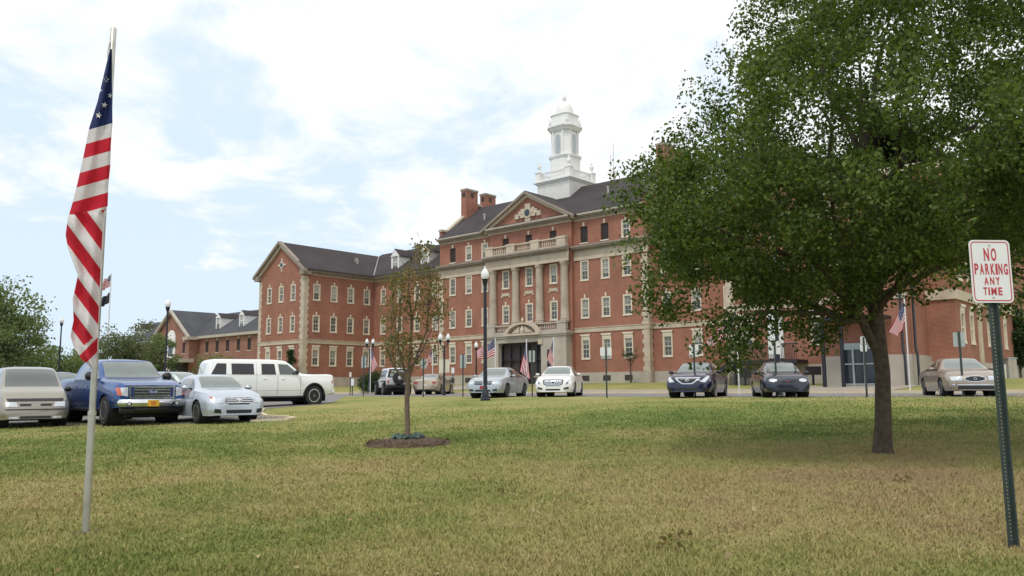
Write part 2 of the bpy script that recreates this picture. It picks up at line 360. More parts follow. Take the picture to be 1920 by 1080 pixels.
def text_mesh(name, s, size, mat, parent, loc, rot, sx=1.0, ext=.0008, bold=0.0, shear=0.0):
    cu = bpy.data.curves.new(name, 'FONT'); cu.body = s; cu.size = size; cu.align_x = 'CENTER'; cu.align_y = 'CENTER'; cu.extrude = ext; cu.offset = bold; cu.shear = shear
    t = bpy.data.objects.new(name, cu); COL.objects.link(t)
    dg = bpy.context.evaluated_depsgraph_get(); me = bpy.data.meshes.new_from_object(t.evaluated_get(dg))
    bpy.data.objects.remove(t); bpy.data.curves.remove(cu)
    me.name = name; me.materials.clear(); me.materials.append(M[mat])
    o = bpy.data.objects.new(name, me); COL.objects.link(o); o.parent = parent; o.location = loc; o.rotation_euler = rot; o.scale = (sx, 1, 1); return o
# ------------------------------------------------------------------ ground, road, lots
def sn(s, n): v = O + S * s + N * n; return (v[0], v[1])
def drape(name, poly, mat, off, thick=0.0, sub=0):
    bm = bmesh.new(); f = bm.faces.new([bm.verts.new((p[0], p[1], 0)) for p in poly])
    for kx in _kx:
        c = O + N * kx
        bmesh.ops.bisect_plane(bm, geom=list(bm.verts) + list(bm.edges) + list(bm.faces), plane_co=(c[0], c[1], 0), plane_no=(N[0], N[1], 0), dist=1e-5)
    if thick:
        r = bmesh.ops.extrude_face_region(bm, geom=list(bm.faces)); top = {v for v in r['geom'] if isinstance(v, bmesh.types.BMVert)}
    for v in bm.verts: v.co.z = gxy(v.co.x, v.co.y) + off
    if thick:
        for v in bm.verts:
            if v not in top: v.co.z -= thick
    bmesh.ops.recalc_face_normals(bm, faces=bm.faces)
    me = bpy.data.meshes.new(name); bm.to_mesh(me); bm.free(); me.materials.append(M[mat])
    if not thick and me.polygons[0].normal.z < 0: me.flip_normals()
    o = bpy.data.objects.new(name, me); COL.objects.link(o); return o
kind(drape('ground', [sn(-700, -140), sn(500, -140), sn(500, 900), sn(-700, 900)], 'grass', 0), 'structure')
kind(drape('road', [sn(-260, -32.2), sn(150, -32.2), sn(150, -22.0), sn(-260, -22.0)], 'asphalt', .004), 'structure')
def pxy(px, py): p = gp(px, py); return (p[0], p[1])
lot = [pxy(x, y) for x, y in ((-420, 815), (0, 798.5), (300, 796), (480, 791), (530, 789), (548, 786), (530, 783.5), (495, 781.5), (484, 776), (490, 768), (540, 763), (580, 760), (606, 758.5), (622, 755), (632, 751))]
lot += [sn(3, -32.1), sn(-170, -32.1), sn(-170, -60)]
kind(drape('parking_lot', lot, 'asphalt', .008), 'structure')
kind(drape('kerb', [sn(-260, -21.99), sn(150, -21.99), sn(150, -21.75), sn(-260, -21.75)], 'kerb', .13, .2), 'structure')
kind(drape('pavement', [sn(8, -18.6), sn(31, -18.6), sn(31, -16.4), sn(8, -16.4)], 'path', .02), 'structure')
kind(drape('entrance_path', [sn(-14, -21.7), sn(-3.6, -21.7), sn(-3.6, -3.4), sn(-14, -3.4)], 'path', .03), 'structure')
kind(drape('entrance_path', [sn(22, -16.4), sn(31, -16.4), sn(31, -13.1), sn(22, -13.1)], 'path', .02), 'structure')
ck = [pxy(x, y) for x, y in ((470, 791.2), (530, 789), (548, 786), (530, 783.5), (495, 781.5), (484, 776), (490, 768))]
mb = MB()
for a, b in zip(ck[:-1], ck[1:]):
    d = Vector((b[0] - a[0], b[1] - a[1])); p = Vector((-d.y, d.x)).normalized() * -.14
    za, zb = gxy(*a), gxy(*b)
    q = [(a[0], a[1]), (b[0], b[1]), (b[0] + p.x, b[1] + p.y), (a[0] + p.x, a[1] + p.y)]
    mb.add([(x, y, z - .1) for (x, y), z in zip(q, (za, zb, zb, za))] + [(x, y, z + .07) for (x, y), z in zip(q, (za, zb, zb, za))], [(0, 1, 2, 3), (4, 5, 6, 7), (0, 1, 5, 4), (1, 2, 6, 5), (2, 3, 7, 6), (3, 0, 4, 7)])
kind(mb.build('kerb', 'kerb'), 'structure')

# ------------------------------------------------------------------ hospital
def bldg(name, label, cat): return thing(name, label, cat, (O[0], O[1], Z0), B_ROT)
H = bldg('hospital_building', 'long red brick building with limestone trim, columned entrance front and white cupola', 'building')
def wall(mb, axis, c, a0, a1, z0, z1, ops=(), dep=.22):
    """axis 'y': faces -Y at y=c, a runs along x; axis 'x': faces +X at x=c, a runs along y. ops: (a0,a1,z0,z1) openings with reveals"""
    A = sorted({a0, a1, *[o[0] for o in ops], *[o[1] for o in ops]}); Zs = sorted({z0, z1, *[o[2] for o in ops], *[o[3] for o in ops]})
    A = [a for a in A if a0 - 1e-6 <= a <= a1 + 1e-6]; Zs = [z for z in Zs if z0 - 1e-6 <= z <= z1 + 1e-6]
    P = (lambda a, d, z: (a, c + d, z)) if axis == 'y' else (lambda a, d, z: (c - d, a, z))
    for i in range(len(A) - 1):
        for j in range(len(Zs) - 1):
            am, zm = (A[i] + A[i + 1]) / 2, (Zs[j] + Zs[j + 1]) / 2
            if any(o[0] < am < o[1] and o[2] < zm < o[3] for o in ops): continue
            mb.quad(P(A[i], 0, Zs[j]), P(A[i + 1], 0, Zs[j]), P(A[i + 1], 0, Zs[j + 1]), P(A[i], 0, Zs[j + 1]))
    for o in ops:
        for q in (((o[0], o[2]), (o[1], o[2])), ((o[0], o[3]), (o[1], o[3])), ((o[0], o[2]), (o[0], o[3])), ((o[1], o[2]), (o[1], o[3]))):
            (p, r), (t, u) = q; mb.quad(P(p, 0, r), P(t, 0, u), P(t, dep, u), P(p, dep, r))
def make_window(w, h, style):
    """origin at the middle of the sill underside, facing -Y. styles: key (keystone), lintel (wide flared head), plain, dark"""
    hw = w / 2; f = MB(); t = .115
    if style == 'dark':
        f.box(-hw - .04, hw + .04, -.07, .1, 0, .11)
        fo = f.build('window', 'cream'); fo['label'] = 'dark brown louvred window opening'
        MB().prism([(-.07, h + .03), (.07, h + .03), (.11, h + .40), (-.11, h + .40)], 'y', -.06, .02).build('keystone', 'cream', fo)
        p = MB()
        k = int((h - .11) / .12)
        for i in range(k): p.box(-hw, hw, .12, .17, .13 + i * (h - .13) / k, .13 + (i + .7) * (h - .13) / k)
        p.box(-hw, hw, .18, .2, .11, h); p.build('louvre', 'dark_opening', fo); return fo
    f.box(-hw - .02, hw + .02, -.07, .12, 0, .13)                               # sill
    f.box(-hw, -hw + t, -.03, .1, .13, h); f.box(hw - t, hw, -.03, .1, .13, h); f.box(-hw + t, hw - t, -.032, .1, h - .13, h)
    if style == 'key': f.prism([(-.06, h + .002), (.06, h + .002), (.10, h + .36), (-.10, h + .36)], 'y', -.07, .01)
    if style == 'lintel':
        f.box(-hw, hw, -.05, .01, h + .002, h + .26); f.prism([(-hw, h + .262), (hw, h + .262), (hw + .14, h + .42), (-hw - .14, h + .42)], 'y', -.12, .01)
    fo = f.build('window', 'cream'); s_ = MB(); i0, i1 = -hw + t + .002, hw - t - .002; z0, z1 = .132, h - .132; zm = (z0 + z1) / 2
    s_.box(i0, i0 + .05, .05, .11, z0, z1); s_.box(i1 - .05, i1, .05, .11, z0, z1); s_.box(i0 + .05, i1 - .05, .045, .11, zm - .04, zm + .04)
    s_.box(i0 + .05, i1 - .05, .05, .11, z0, z0 + .06); s_.box(i0 + .05, i1 - .05, .05, .11, z1 - .05, z1)
    for xx in ((i0 + i1) / 2,): s_.box(xx - .012, xx + .012, .075, .1, z0 + .06, z1 - .05)
    for zz in ((z0 + zm) / 2, (zm + z1) / 2): s_.box(i0 + .05, i1 - .05, .077, .1, zz - .012, zz + .012)
    s_.build('sash', 'cream', fo)
    MB().box(i0 + .01, i1 - .01, .112, .13, z0 + .01, z1 - .01).build('pane', 'pane', fo)
    return fo
PROTO = {}
def win(style, w, h, a, z, axis='y', c=0.0, parent=None):
    """places a window and returns the wall opening that holds it"""
    k = (style, w, h)
    if k not in PROTO:
        PROTO[k] = make_window(w, h, style); o = PROTO[k]
    else: o = copy_tree(PROTO[k])
    o.parent = parent or H
    if axis == 'y': o.location = (a, c, z); o.rotation_euler = (0, 0, 0)
    else: o.location = (c, a, z); o.rotation_euler = (0, 0, math.pi / 2)
    m = .04 if style != 'dark' else 0
    return (a - w / 2 + m, a + w / 2 - m, z + .04, z + h - (.04 if style != 'dark' else 0))
ZB, ZBELT0, ZBELT1 = 1.0, 4.85, 5.24
def rows(cols, axis, c, third=True, k1=True, first=True):
    ops = []
    for a in cols:
        if first: ops.append(win('lintel', 1.0, 2.0, a, 2.23, axis, c))
        ops.append(win('key', .98, 1.98, a, 6.17, axis, c))
        if third: ops.append(win('key', .98, 1.98, a, 9.83, axis, c))
    return ops
def back_and_sides(mb, x0, x1, y0, y1, z0, z1, skip=''):
    if 'l' not in skip: mb.quad((x0, y0, z0), (x0, y1, z0), (x0, y1, z1), (x0, y0, z1))
    if 'r' not in skip: mb.quad((x1, y0, z0), (x1, y1, z0), (x1, y1, z1), (x1, y0, z1))
    if 'b' not in skip: mb.quad((x0, y1, z0), (x1, y1, z0), (x1, y1, z1), (x0, y1, z1))
def quoin(name, x, y, wx, wy, z0, z1, sx, sy, mat='stone'):
    """corner strip of alternating long and short blocks: wx along the front (towards sx), wy along the side (towards sy)"""
    mb = MB(); n = int((z1 - z0) / .40); dz = (z1 - z0) / n
    for i in range(n):
        lx = wx * (1.0 if i % 2 else .78); ly = wy * (1.0 if i % 2 else .78)
        za, zb = z0 + i * dz, z0 + (i + 1) * dz - .012
        mb.box(min(x, x + sx * lx) - (.03 if sx > 0 else 0), max(x, x + sx * lx) + (.03 if sx < 0 else 0), y - .05, y + ly, za, zb)
    return mb.build(name, mat, H)
def trims(x0, x1, y, sides=()):
    """stone base, belt course round one front; sides: ('x', xpos, y0, y1)"""
    b = MB(); b.box(x0, x1, y - .10, y + .4, -1.2, ZB); c = MB(); c.box(x0, x1, y - .08, y + .2, ZBELT0, ZBELT1); c.box(x0, x1, y - .13, y + .2, ZBELT1, ZBELT1 + .07)
    for (xs, ya, yb) in sides:
        b.box(xs - .4, xs + .10, ya, yb, -1.2, ZB - .003); c.box(xs - .2, xs + .08, ya, yb, ZBELT0 + .003, ZBELT1 - .003); c.box(xs - .2, xs + .13, ya, yb, ZBELT1, ZBELT1 + .067)
    b.build('stone_base', 'stone_base', H); c.build('belt_course', 'stone', H)
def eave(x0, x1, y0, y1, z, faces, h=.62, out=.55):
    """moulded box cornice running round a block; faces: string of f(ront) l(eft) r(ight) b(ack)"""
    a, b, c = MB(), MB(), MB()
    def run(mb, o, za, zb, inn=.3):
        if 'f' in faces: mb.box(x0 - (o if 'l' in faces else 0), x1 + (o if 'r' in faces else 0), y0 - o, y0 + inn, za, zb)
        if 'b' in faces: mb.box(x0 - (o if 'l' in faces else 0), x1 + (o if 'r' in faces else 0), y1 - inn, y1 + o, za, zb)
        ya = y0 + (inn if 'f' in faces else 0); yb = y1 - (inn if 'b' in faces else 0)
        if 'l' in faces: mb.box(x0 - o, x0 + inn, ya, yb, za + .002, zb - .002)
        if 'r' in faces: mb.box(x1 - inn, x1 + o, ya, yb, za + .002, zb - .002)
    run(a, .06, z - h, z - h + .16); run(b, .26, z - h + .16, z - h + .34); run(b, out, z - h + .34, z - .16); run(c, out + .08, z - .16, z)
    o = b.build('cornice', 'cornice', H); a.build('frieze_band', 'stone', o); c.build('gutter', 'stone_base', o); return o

# --- central block: five bays each side of nothing, tall, columns in the middle
CX0, CX1, CM0, CM1, CD = -22.55, 4.95, -14.4, -3.45, 12.0
ops = []
for a in (-20.45, -17.93, -15.48, -2.18, .27, 2.69):
    ops += [win('lintel', 1.0, 2.0, a, 2.23), win('key', .98, 1.98, a, 6.17), win('plain', .98, 2.04, a, 9.83)]
    ops.append(win('dark' if a in (-20.45, -2.18, .27) else 'key', .98 if a in (-17.93, -15.48, 2.69) else .9, 1.72, a, 13.50))
mb = MB(); wall(mb, 'y', 0, CX0, CM0, ZB, 16.0, [o for o in ops if o[0] < CM0]); wall(mb, 'y', 0, CM1, CX1, ZB, 16.0, [o for o in ops if o[0] > CM1])
mops = [win('key', .98, 1.98, a, 6.17, 'y', -.35) for a in (-12.15, -8.95, -5.75)] + [win('plain', .98, 2.04, a, 9.83, 'y', -.35) for a in (-12.15, -8.95, -5.75)] + [win('dark', .9, 1.72, a, 13.5, 'y', -.35) for a in (-12.15, -8.95, -5.75)]
wall(mb, 'y', -.35, CM0, CM1, ZB, 16.0, mops); mb.quad((CM0, -.35, ZB), (CM0, 0, ZB), (CM0, 0, 16), (CM0, -.35, 16)); mb.quad((CM1, -.35, ZB), (CM1, 0, ZB), (CM1, 0, 16), (CM1, -.35, 16))
back_and_sides(mb, CX0, CX1, 0, CD, -1, 16.0)
for x in (CX0, CX1):        # gable ends carried up as parapets
    sgn = 1 if x == CX0 else -1
    mb.prism([(-.1, 15.95), (-.1, 17.35), (.8, 17.35), (5.7, 21.3), (6.3, 21.3), (11.2, 17.35), (12.1, 17.35), (12.1, 15.95)], 'x', x, x + sgn * .4)
mb.build('wall', 'brick', H)
for x in (CX0, CX1):
    sgn = 1 if x == CX0 else -1; m = MB()
    for (ya, za, yb, zb) in ((-.2, 17.35, .8, 17.35), (.8, 17.35, 5.7, 21.3), (5.7, 21.3, 6.3, 21.3), (6.3, 21.3, 11.2, 17.35), (11.2, 17.35, 12.2, 17.35)):
        m.prism([(ya, za + .002), (yb, zb + .002), (yb, zb + .26), (ya, za + .26)], 'x', x - sgn * .08, x + sgn * .5)
    m.build('coping', 'stone', H)
    for i, (y0, y1, zt) in enumerate(((3.45, 5.35, 22.75), (6.7, 8.5, 22.75))):
        x0, x1 = sorted((x - sgn * .05, x + sgn * .85)); c = MB(); c.box(x0, x1, y0, y1, 16.5, zt); ch = c.build('chimney', 'brick', H)
        MB().box(x0 - .06, x1 + .06, y0 - .06, y1 + .06, zt, zt + .25).build('chimney_cap', 'cornice', ch); MB().box((x0 + x1) / 2 - .25, (x0 + x1) / 2 + .25, y0 - .02, y0, zt - .75, zt - .2).box(x1, x1 + .02, y1 - 1.2, y1 - .7, zt - .75, zt - .2).build('flue_opening', 'dark_opening', ch)
trims(CX0, CM0, 0); trims(CM1, CX1, 0, [(CX1, .0, .68)])
quoin('quoin_strip', CX1, 0, .72, .6, -1.0, 11.75, -1, 1); quoin('quoin_strip', CX0, 0, .72, .6, -1.0, 11.75, 1, 1)
for a in (-2.18, .27, 2.69, -17.93, -20.45): MB().box(a - .42, a + .42, -.13, -.11, .22, .72).build('cellar_grille', 'dark_opening', H)
# entablature between third and fourth floors
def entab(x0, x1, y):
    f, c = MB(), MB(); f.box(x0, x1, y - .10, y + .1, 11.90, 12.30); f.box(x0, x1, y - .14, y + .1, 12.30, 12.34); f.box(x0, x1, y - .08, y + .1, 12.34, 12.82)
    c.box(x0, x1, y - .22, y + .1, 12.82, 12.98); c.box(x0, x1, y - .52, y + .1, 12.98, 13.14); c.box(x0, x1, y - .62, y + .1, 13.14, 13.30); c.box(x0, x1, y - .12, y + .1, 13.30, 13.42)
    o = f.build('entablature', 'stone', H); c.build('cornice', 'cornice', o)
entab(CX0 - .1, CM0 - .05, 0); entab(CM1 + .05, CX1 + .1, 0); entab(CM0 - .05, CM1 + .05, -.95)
# giant half columns
for a in (-13.72, -10.55, -7.35, -4.17):
    m = MB(); prof = [(.50, 6.02), (.50, 6.20), (.47, 6.22), (.50, 6.30), (.43, 6.42)] + [(.42 - .05 * t, 6.42 + 5.0 * t) for t in (.25, .5, .75, 1)] + [(.38, 11.5), (.44, 11.62), (.48, 11.70), (.48, 11.895)]
    m.lathe(prof, (a, -.62, 0), 24); m.build('column', 'column', H, smooth=True)
for a in (-12.15, -8.95, -5.75):
    m = MB(); m.box(a - .55, a + .55, -.42, -.34, 9.1, 9.42); m.box(a - .62, a - .45, -.44, -.34, 8.95, 9.15); m.box(a + .45, a + .62, -.44, -.34, 8.95, 9.15); m.build('carved_panel', 'stone', H)
# roof-level balustrade over the columns and the porch balustrade
def balustrade(x0, x1, y, z0, z1, piers, parent, mat='stone', pw=.55, step=.27, solid=()):
    m = MB(); m.box(x0, x1, y - .16, y + .16, z1 - .14, z1); m.box(x0, x1, y - .14, y + .14, z0, z0 + .14)
    for p in piers: m.box(p - pw, p + pw, y - .20, y + .20, z0 - .004, z1 - .145); m.box(p - pw - .05, p + pw + .05, y - .24, y + .24, z1 - .143, z1 + .07)
    xs = x0 + .15
    while xs < x1 - .1:
        if all(abs(xs - p) > pw + .1 for p in piers):
            m.lathe([(.05, z0 + .14), (.095, z0 + .14 + .3 * (z1 - z0 - .28)), (.045, z0 + .14 + .75 * (z1 - z0 - .28)), (.07, z1 - .14)], (xs, y, 0), 8)
        xs += step
    return m.build('balustrade', mat, parent)
balustrade(CM0 + .3, CM1 - .1, -1.25, 13.32, 14.25, (-13.55, -10.55, -7.3, -3.95), H)
MB().box(-14.1, -3.6, -1.5, -.36, 13.2, 13.318).build('balcony_slab', 'cornice', H)
# eaves, pediment, roofs
eave(CX0, CM0 - .1, 0, 6, 16.45, 'f'); eave(CM1 + .1, CX1, 0, 6, 16.45, 'f'); eave(CM0 - .1, CM1 + .1, -.45, 6, 16.45, 'f')
PA = (CM0 + CM1) / 2
m = MB(); m.prism([(CM0, 16.3), (CM1, 16.3), (PA, 19.15)], 'y', -.35, .2); ped = m.build('pediment', 'brick', H)
def rake(xa, za, xb, zb, y0, y1, t, mat, parent, name='raking_cornice', drop=0):
    MB().prism([(xa, za - drop), (xb, zb - drop), (xb, zb - drop - t), (xa, za - drop - t)], 'y', y0, y1).build(name, mat, parent)
for sg in (-1, 1):
    xe = PA + sg * 6.3
    rake(xe, 16.38, PA, 19.72, -1.05, -.2, .26, 'cornice', ped); rake(xe - sg * .3, 16.38, PA, 19.56, -.7, -.2, .30, 'stone', ped, drop=.10)
m = MB(); m.lathe([(.56, -.62), (.56, -.5)], (PA, 0, 17.5), 24, 'y')
for q in ((-2.05, -1.45, -.55, .05), (-1.5, -1.05, -.2, .35), (1.45, 2.05, -.55, .05), (1.05, 1.5, -.2, .35), (-1.1, -.55, -.05, .6), (.55, 1.1, -.05, .6), (-.42, .42, .58, 1.15), (-.42, .42, -1.05, -.58), (-1.2, -.5, -.5, -.1), (.5, 1.2, -.5, -.1)):
    m.box(PA + q[0] * .84, PA + q[1] * .84, -.56 - .004 * abs(q[0]), -.36, 17.5 + q[2] * .85, 17.5 + q[3] * .85)
ca = m.build('cartouche', 'stone', ped); MB().lathe([(.36, -.64), (.36, -.622)], (PA, 0, 17.5), 24, 'y').build('round_window', 'pane_dark', ca)
def gable_roof(x0, x1, y0, y1, ze, zr, ridge='x', t=.16, mat='roof', parent=None, name='roof'):
    m = MB()
    if ridge == 'x':
        ym = (y0 + y1) / 2; m.prism([(y0, ze), (ym, zr), (y1, ze), (y1, ze - t), (ym, zr - t), (y0, ze - t)], 'x', x0, x1)
    else:
        xm = (x0 + x1) / 2; m.prism([(x0, ze), (xm, zr), (x1, ze), (x1, ze - t), (xm, zr - t), (x0, ze - t)], 'y', y0, y1)
    return m.build(name, mat, parent or H)
mr = gable_roof(CX0 + .38, CX1 - .38, -.62, 12.62, 16.53, 21.1)
gable_roof(PA - 6.42, PA + 6.42, -1.0, 5.3, 16.36, 19.78, 'y')
for (vx, vy) in ((-17.6, 2.2), (-1.2, 2.9), (2.2, 4.2)):
    z = 16.53 + (vy + .62) * (21.1 - 16.53) / 6.62; MB().tube([(vx, vy, z - .1), (vx, vy, z + .5)], .09, 8).lathe([(.16, z + .5), (.16, z + .62)], (vx, vy, 0), 8).build('roof_vent', 'galv', mr)

# entrance porch
PX0, PX1, PY, PD = -14.3, -3.6, -1.25, -.36
m = MB(); m.box(PX0, -12.45, PY, PD, -.6, 4.62); m.box(-6.75, PX1, PY, PD, -.6, 4.62); m.box(-12.45, -6.75, PY, PD, 4.15, 4.62)
m.box(PX0 - .12, PX1 + .12, PY - .12, PD, 4.62, 4.8); m.box(PX0 - .22, PX1 + .22, PY - .22, PD, 4.8, 5.04); m.box(PX0 + .05, PX1 - .05, PY + .05, PD, 5.04, 5.14)
porch = m.build('porch', 'stone_base', H)
balustrade(PX0 + .1, PX1 - .1, PY + .28, 5.14, 6.0, (-13.6, -9.95, -7.95, -4.25), porch, 'stone_base', .55, solid=(0,))
MB().box(-10.45, -7.35, PY + .12, PY + .41, 5.145, 5.82).build('parapet_panel', 'stone_base', porch)
seg = [(-8.95 + 2.3 * math.cos(t), 5.03 + 1.10 * math.sin(t) ** 1.15) for t in [math.pi * i / 16 for i in range(17)]]
seg2 = [(-8.95 + 1.85 * math.cos(t), 5.06 + .86 * math.sin(t) ** 1.15) for t in [math.pi * i / 16 for i in range(17)]]
m = MB()
for i in range(16): m.add([(seg[i][0], PY - .42, seg[i][1]), (seg[i + 1][0], PY - .42, seg[i + 1][1]), (seg2[i + 1][0], PY - .42, seg2[i + 1][1]), (seg2[i][0], PY - .42, seg2[i][1]),
                          (seg[i][0], PY + .06, seg[i][1]), (seg[i + 1][0], PY + .06, seg[i + 1][1]), (seg2[i + 1][0], PY + .06, seg2[i + 1][1]), (seg2[i][0], PY + .06, seg2[i][1])],
                         [(0, 1, 2, 3), (4, 5, 6, 7), (0, 1, 5, 4), (3, 2, 6, 7)])
m.box(-11.3, -6.6, PY - .42, PY - .23, 4.82, 5.03); m.lathe([(.26, 0), (.30, .3), (.16, .6), (.05, .8)], (-8.95, PY - .2, 5.06), 10); m.lathe([(.1, 0), (.18, .2), (.04, .5)], (-8.95, PY - .2, 6.14), 10)
m.prism([(-10.3, 5.1), (-9.35, 5.1), (-9.3, 5.72)], 'y', PY - .33, PY - .05); m.prism([(-8.55, 5.1), (-7.6, 5.1), (-8.6, 5.72)], 'y', PY - .33, PY - .05)
m.build('segmental_pediment', 'stone', porch)
m = MB(); m.box(-12.44, -6.61, -.5, -.362, -.5, 4.14); m.build('lobby_shade', 'dark_opening', porch)  # flat dark slab standing in for the shade inside the entrance
m = MB()
for x in (-12.38, -11.2, -10.0, -8.8, -7.7, -6.7): m.box(x - .05, x + .05, -.75, -.6, -.5, 3.9)
m.box(-12.35, -6.7, -.76, -.61, 2.4, 2.5); m.build('entrance_door', 'black_metal', porch)
MB().box(-7.0, -6.5, PY - .16, PY - .005, 3.85, 4.4).build('carved_bracket', 'stone', porch)
MB().box(-5.95, -5.2, PY - .03, PY + .05, .7, 3.3).build('side_window', 'pane_dark', porch)
for x in (-12.9, -5.9):
    MB().lathe([(.28, 0), (.2, .1), (.12, .5), (.3, .7), (.42, .72), (.42, .8), (.1, .84)], (x - .3, PY - 1.2, -.1), 16).build('stone_urn', 'path', porch, smooth=True)

# wings and links, the right one mirrored about the entrance axis
def wing(x0, x1, y0, side):
    """side: the face turned to the camera is the right one (x1)"""
    xm = (x0 + x1) / 2; m = MB(); fops = rows((xm - 2.5, xm, xm + 2.5), 'y', y0) if side == 'left' else None
    if side == 'right':
        fops = [win('lintel', 1.0, 2.0, xm + 2.5, 2.23, 'y', y0), win('lintel', 1.0, 2.0, xm - 2.5, 2.23, 'y', y0)]
        for a in (xm - 2.5, xm, xm + 2.5): fops += [win('key', .98, 1.98, a, z, 'y', y0) for z in (6.17, 9.83)]
    sops = rows((-7.75, -5.3, -2.85, -.4), 'x', x1) if side == 'left' else []
    wall(m, 'y', y0, x0, x1, ZB, 13.35, fops); wall(m, 'x', x1, y0, 4.9, ZB, 13.35, sops)
    back_and_sides(m, x0, x1, y0, 4.9, -1, 13.35, 'r')
    m.prism([(x0, 13.3), (x1, 13.3), (xm, 16.8)], 'y', y0, y0 + .3); m.build('wall', 'brick', H)
    trims(x0, x1, y0, [(x1, y0 + .4, .62)])
    quoin('quoin_strip', x1, y0, .8, .62, ZB, 12.7, -1, 1); quoin('quoin_strip', x0, y0, .62, .6, ZB, 12.7, 1, 1)
    eave(x0, x1, y0 + .6, 4.9, 13.40, 'lr')
    m = MB(); m.box(x0 - .55, x0 + .35, y0 - .5, y0 + .6, 12.78, 13.36); m.box(x1 - .35, x1 + .55, y0 - .5, y0 + .6, 12.78, 13.36); co = m.build('cornice_return', 'cornice', H)
    r = gable_roof(x0 - .68, x1 + .68, y0 - .45, 6.0, 13.42, 17.12, 'y')
    for sg in (-1, 1):
        xe = xm + sg * (xm - x0 + .72)
        rake(xe, 13.36, xm, 17.2, y0 - .62, y0 - .1, .34, 'cornice', r); rake(xe - sg * .35, 13.30, xm, 16.85, y0 - .28, y0 - .02, .34, 'stone', r, drop=.08)
    m = MB(); m.lathe([(.40, -.08), (.40, 0)], (0, 0, 0), 20, 'y')
    for q in ((-.09, .09, .4, .8), (-.09, .09, -.8, -.4), (.4, .8, -.09, .09), (-.8, -.4, -.09, .09)): m.box(q[0], q[1], -.07, 0, q[2], q[3])
    rw = m.build('round_window', 'cream', H, loc=(xm, y0, 14.35)); MB().lathe([(.28, -.1), (.28, -.082)], (0, 0, 0), 20, 'y').build('pane', 'pane_dark', rw)
    return r
r = wing(-44.6, -35.15, -9.45, 'left'); wing(17.45, 25.38, -9.6, 'right')
MB().box(-37.6, -37.0, -.6, -.3, 15.0, 15.75).box(-37.45, -37.15, -.55, -.35, 15.75, 16.0).build('roof_vent', 'galv', r)
def dormer(x, y0, z0, parent, w=.72, h=1.65, mat='white_wood', open_=False):
    m = MB(); m.box(x - w, x - w + .28, y0, y0 + .2, z0, z0 + h); m.box(x + w - .28, x + w, y0, y0 + .2, z0, z0 + h); m.box(x - w + .28, x + w - .28, y0 + .002, y0 + .2, z0, z0 + .14)
    m.prism([(x - w - .1, z0 + h), (x + w + .1, z0 + h), (x, z0 + h + .8)], 'y', y0 - .08, y0 + .2); m.box(x - w + .02, x + w - .02, y0 + .2, y0 + 3.4, z0 - .2, z0 + h)
    d = m.build('dormer', mat, parent)
    MB().prism([(x - w - .2, z0 + h - .03), (x, z0 + h + .88), (x + w + .2, z0 + h - .03), (x + w + .2, z0 + h + .05), (x, z0 + h + .97), (x - w - .2, z0 + h + .05)], 'y', y0 - .02, y0 + 4.2).build('dormer_roof', 'roof', d)
    g = MB(); g.box(x - w + .29, x + w - .29, y0 + .08, y0 + .12, z0 + .14, z0 + h - .02); g.build('pane', 'pane', d)
    g = MB(); g.box(x - w + .29, x + w - .29, y0 + .03, y0 + .07, z0 + h * .52, z0 + h * .57); g.box(x - .02, x + .02, y0 + .035, y0 + .07, z0 + .14, z0 + h); g.build('sash', mat, d)
def link(x0, x1, cols, dorm):
    m = MB(); wall(m, 'y', .7, x0, x1, ZB, 13.4, rows(cols, 'y', .7)); back_and_sides(m, x0, x1, .7, 11.3, -1, 13.4); m.build('wall', 'brick', H)
    trims(x0, x1, .7); eave(x0, x1, .7, 6, 13.40, 'f'); r = gable_roof(x0, x1, .02, 11.98, 13.46, 17.5)
    for d in dorm: dormer(d, 1.25, 14.1, r)
link(-35.15 - 5.0, CX0, (-33.35, -30.25, -27.15, -24.05), (-31.85, -26.45)); link(CX1, 17.45 + 4.0, (6.4, 9.4, 12.5, 15.6), (8.5, 13.9))
MB().tube([(-34.5, .1, 13.5), (-39.8, 5.2, 17.2)], .07, 6).build('valley_flashing', 'galv', H)
# vestibule block and far bay at the right
m = MB(); wall(m, 'y', -13.0, 25.45, 30.4, -1, 6.9, [(26.56, 28.64, -1, 2.05)]); wall(m, 'x', 30.4, -13.0, -8.8, 1.35, 6.9, []); back_and_sides(m, 25.45, 30.4, -13.0, -8.8, 1.3, 6.9, 'rb'); m.quad((25.45, -13, 6.88), (30.4, -13, 6.88), (30.4, -8, 6.88), (25.45, -8, 6.88))
cops = [win('lintel', 1.0, 2.0, a, 2.1, 'x', 32.0) for a in (-7.2, -4.9, -.2, 2.3, 5.0)] + [win('key', .98, 1.98, a, 6.0, 'x', 32.0) for a in (-7.2, -4.9, -.2, 2.3, 5.0)] + [win('key', .98, 1.98, a, 9.8, 'x', 32.0) for a in (-7.2, -4.9, -.2, 2.3)]
wall(m, 'y', -8.8, 25.1, 32.0, .9, 13.4, []); wall(m, 'x', 32.0, -8.8, 15, .9, 13.4, cops); back_and_sides(m, 25.1, 32.0, -8.8, 15, -1, 13.4, 'r'); m.build('wall', 'brick', H)
m = MB(); m.box(25.40, 26.55, -13.12, -8, -1.2, 1.35); m.box(28.65, 30.52, -13.12, -8, -1.2, 1.35); m.box(25.1, 32.12, -8.95, -8.2, -1.2, 1.0); m.box(31.5, 32.12, -8.2, 15, -1.2, 1.0); m.build('stone_base', 'stone_base', H)
m = MB(); m.box(25.3, 30.55, -13.14, -12.8, 6.9, 7.2); m.box(30.2, 30.54, -12.8, -8.9, 6.9, 7.2); m.box(25.45, 30.48, -13.08, -12.9, 4.62, 4.95); m.box(25.2, 32.14, -8.94, -8.6, 4.75, 5.35); m.box(31.7, 32.14, -8.6, 15, 4.75, 5.35)
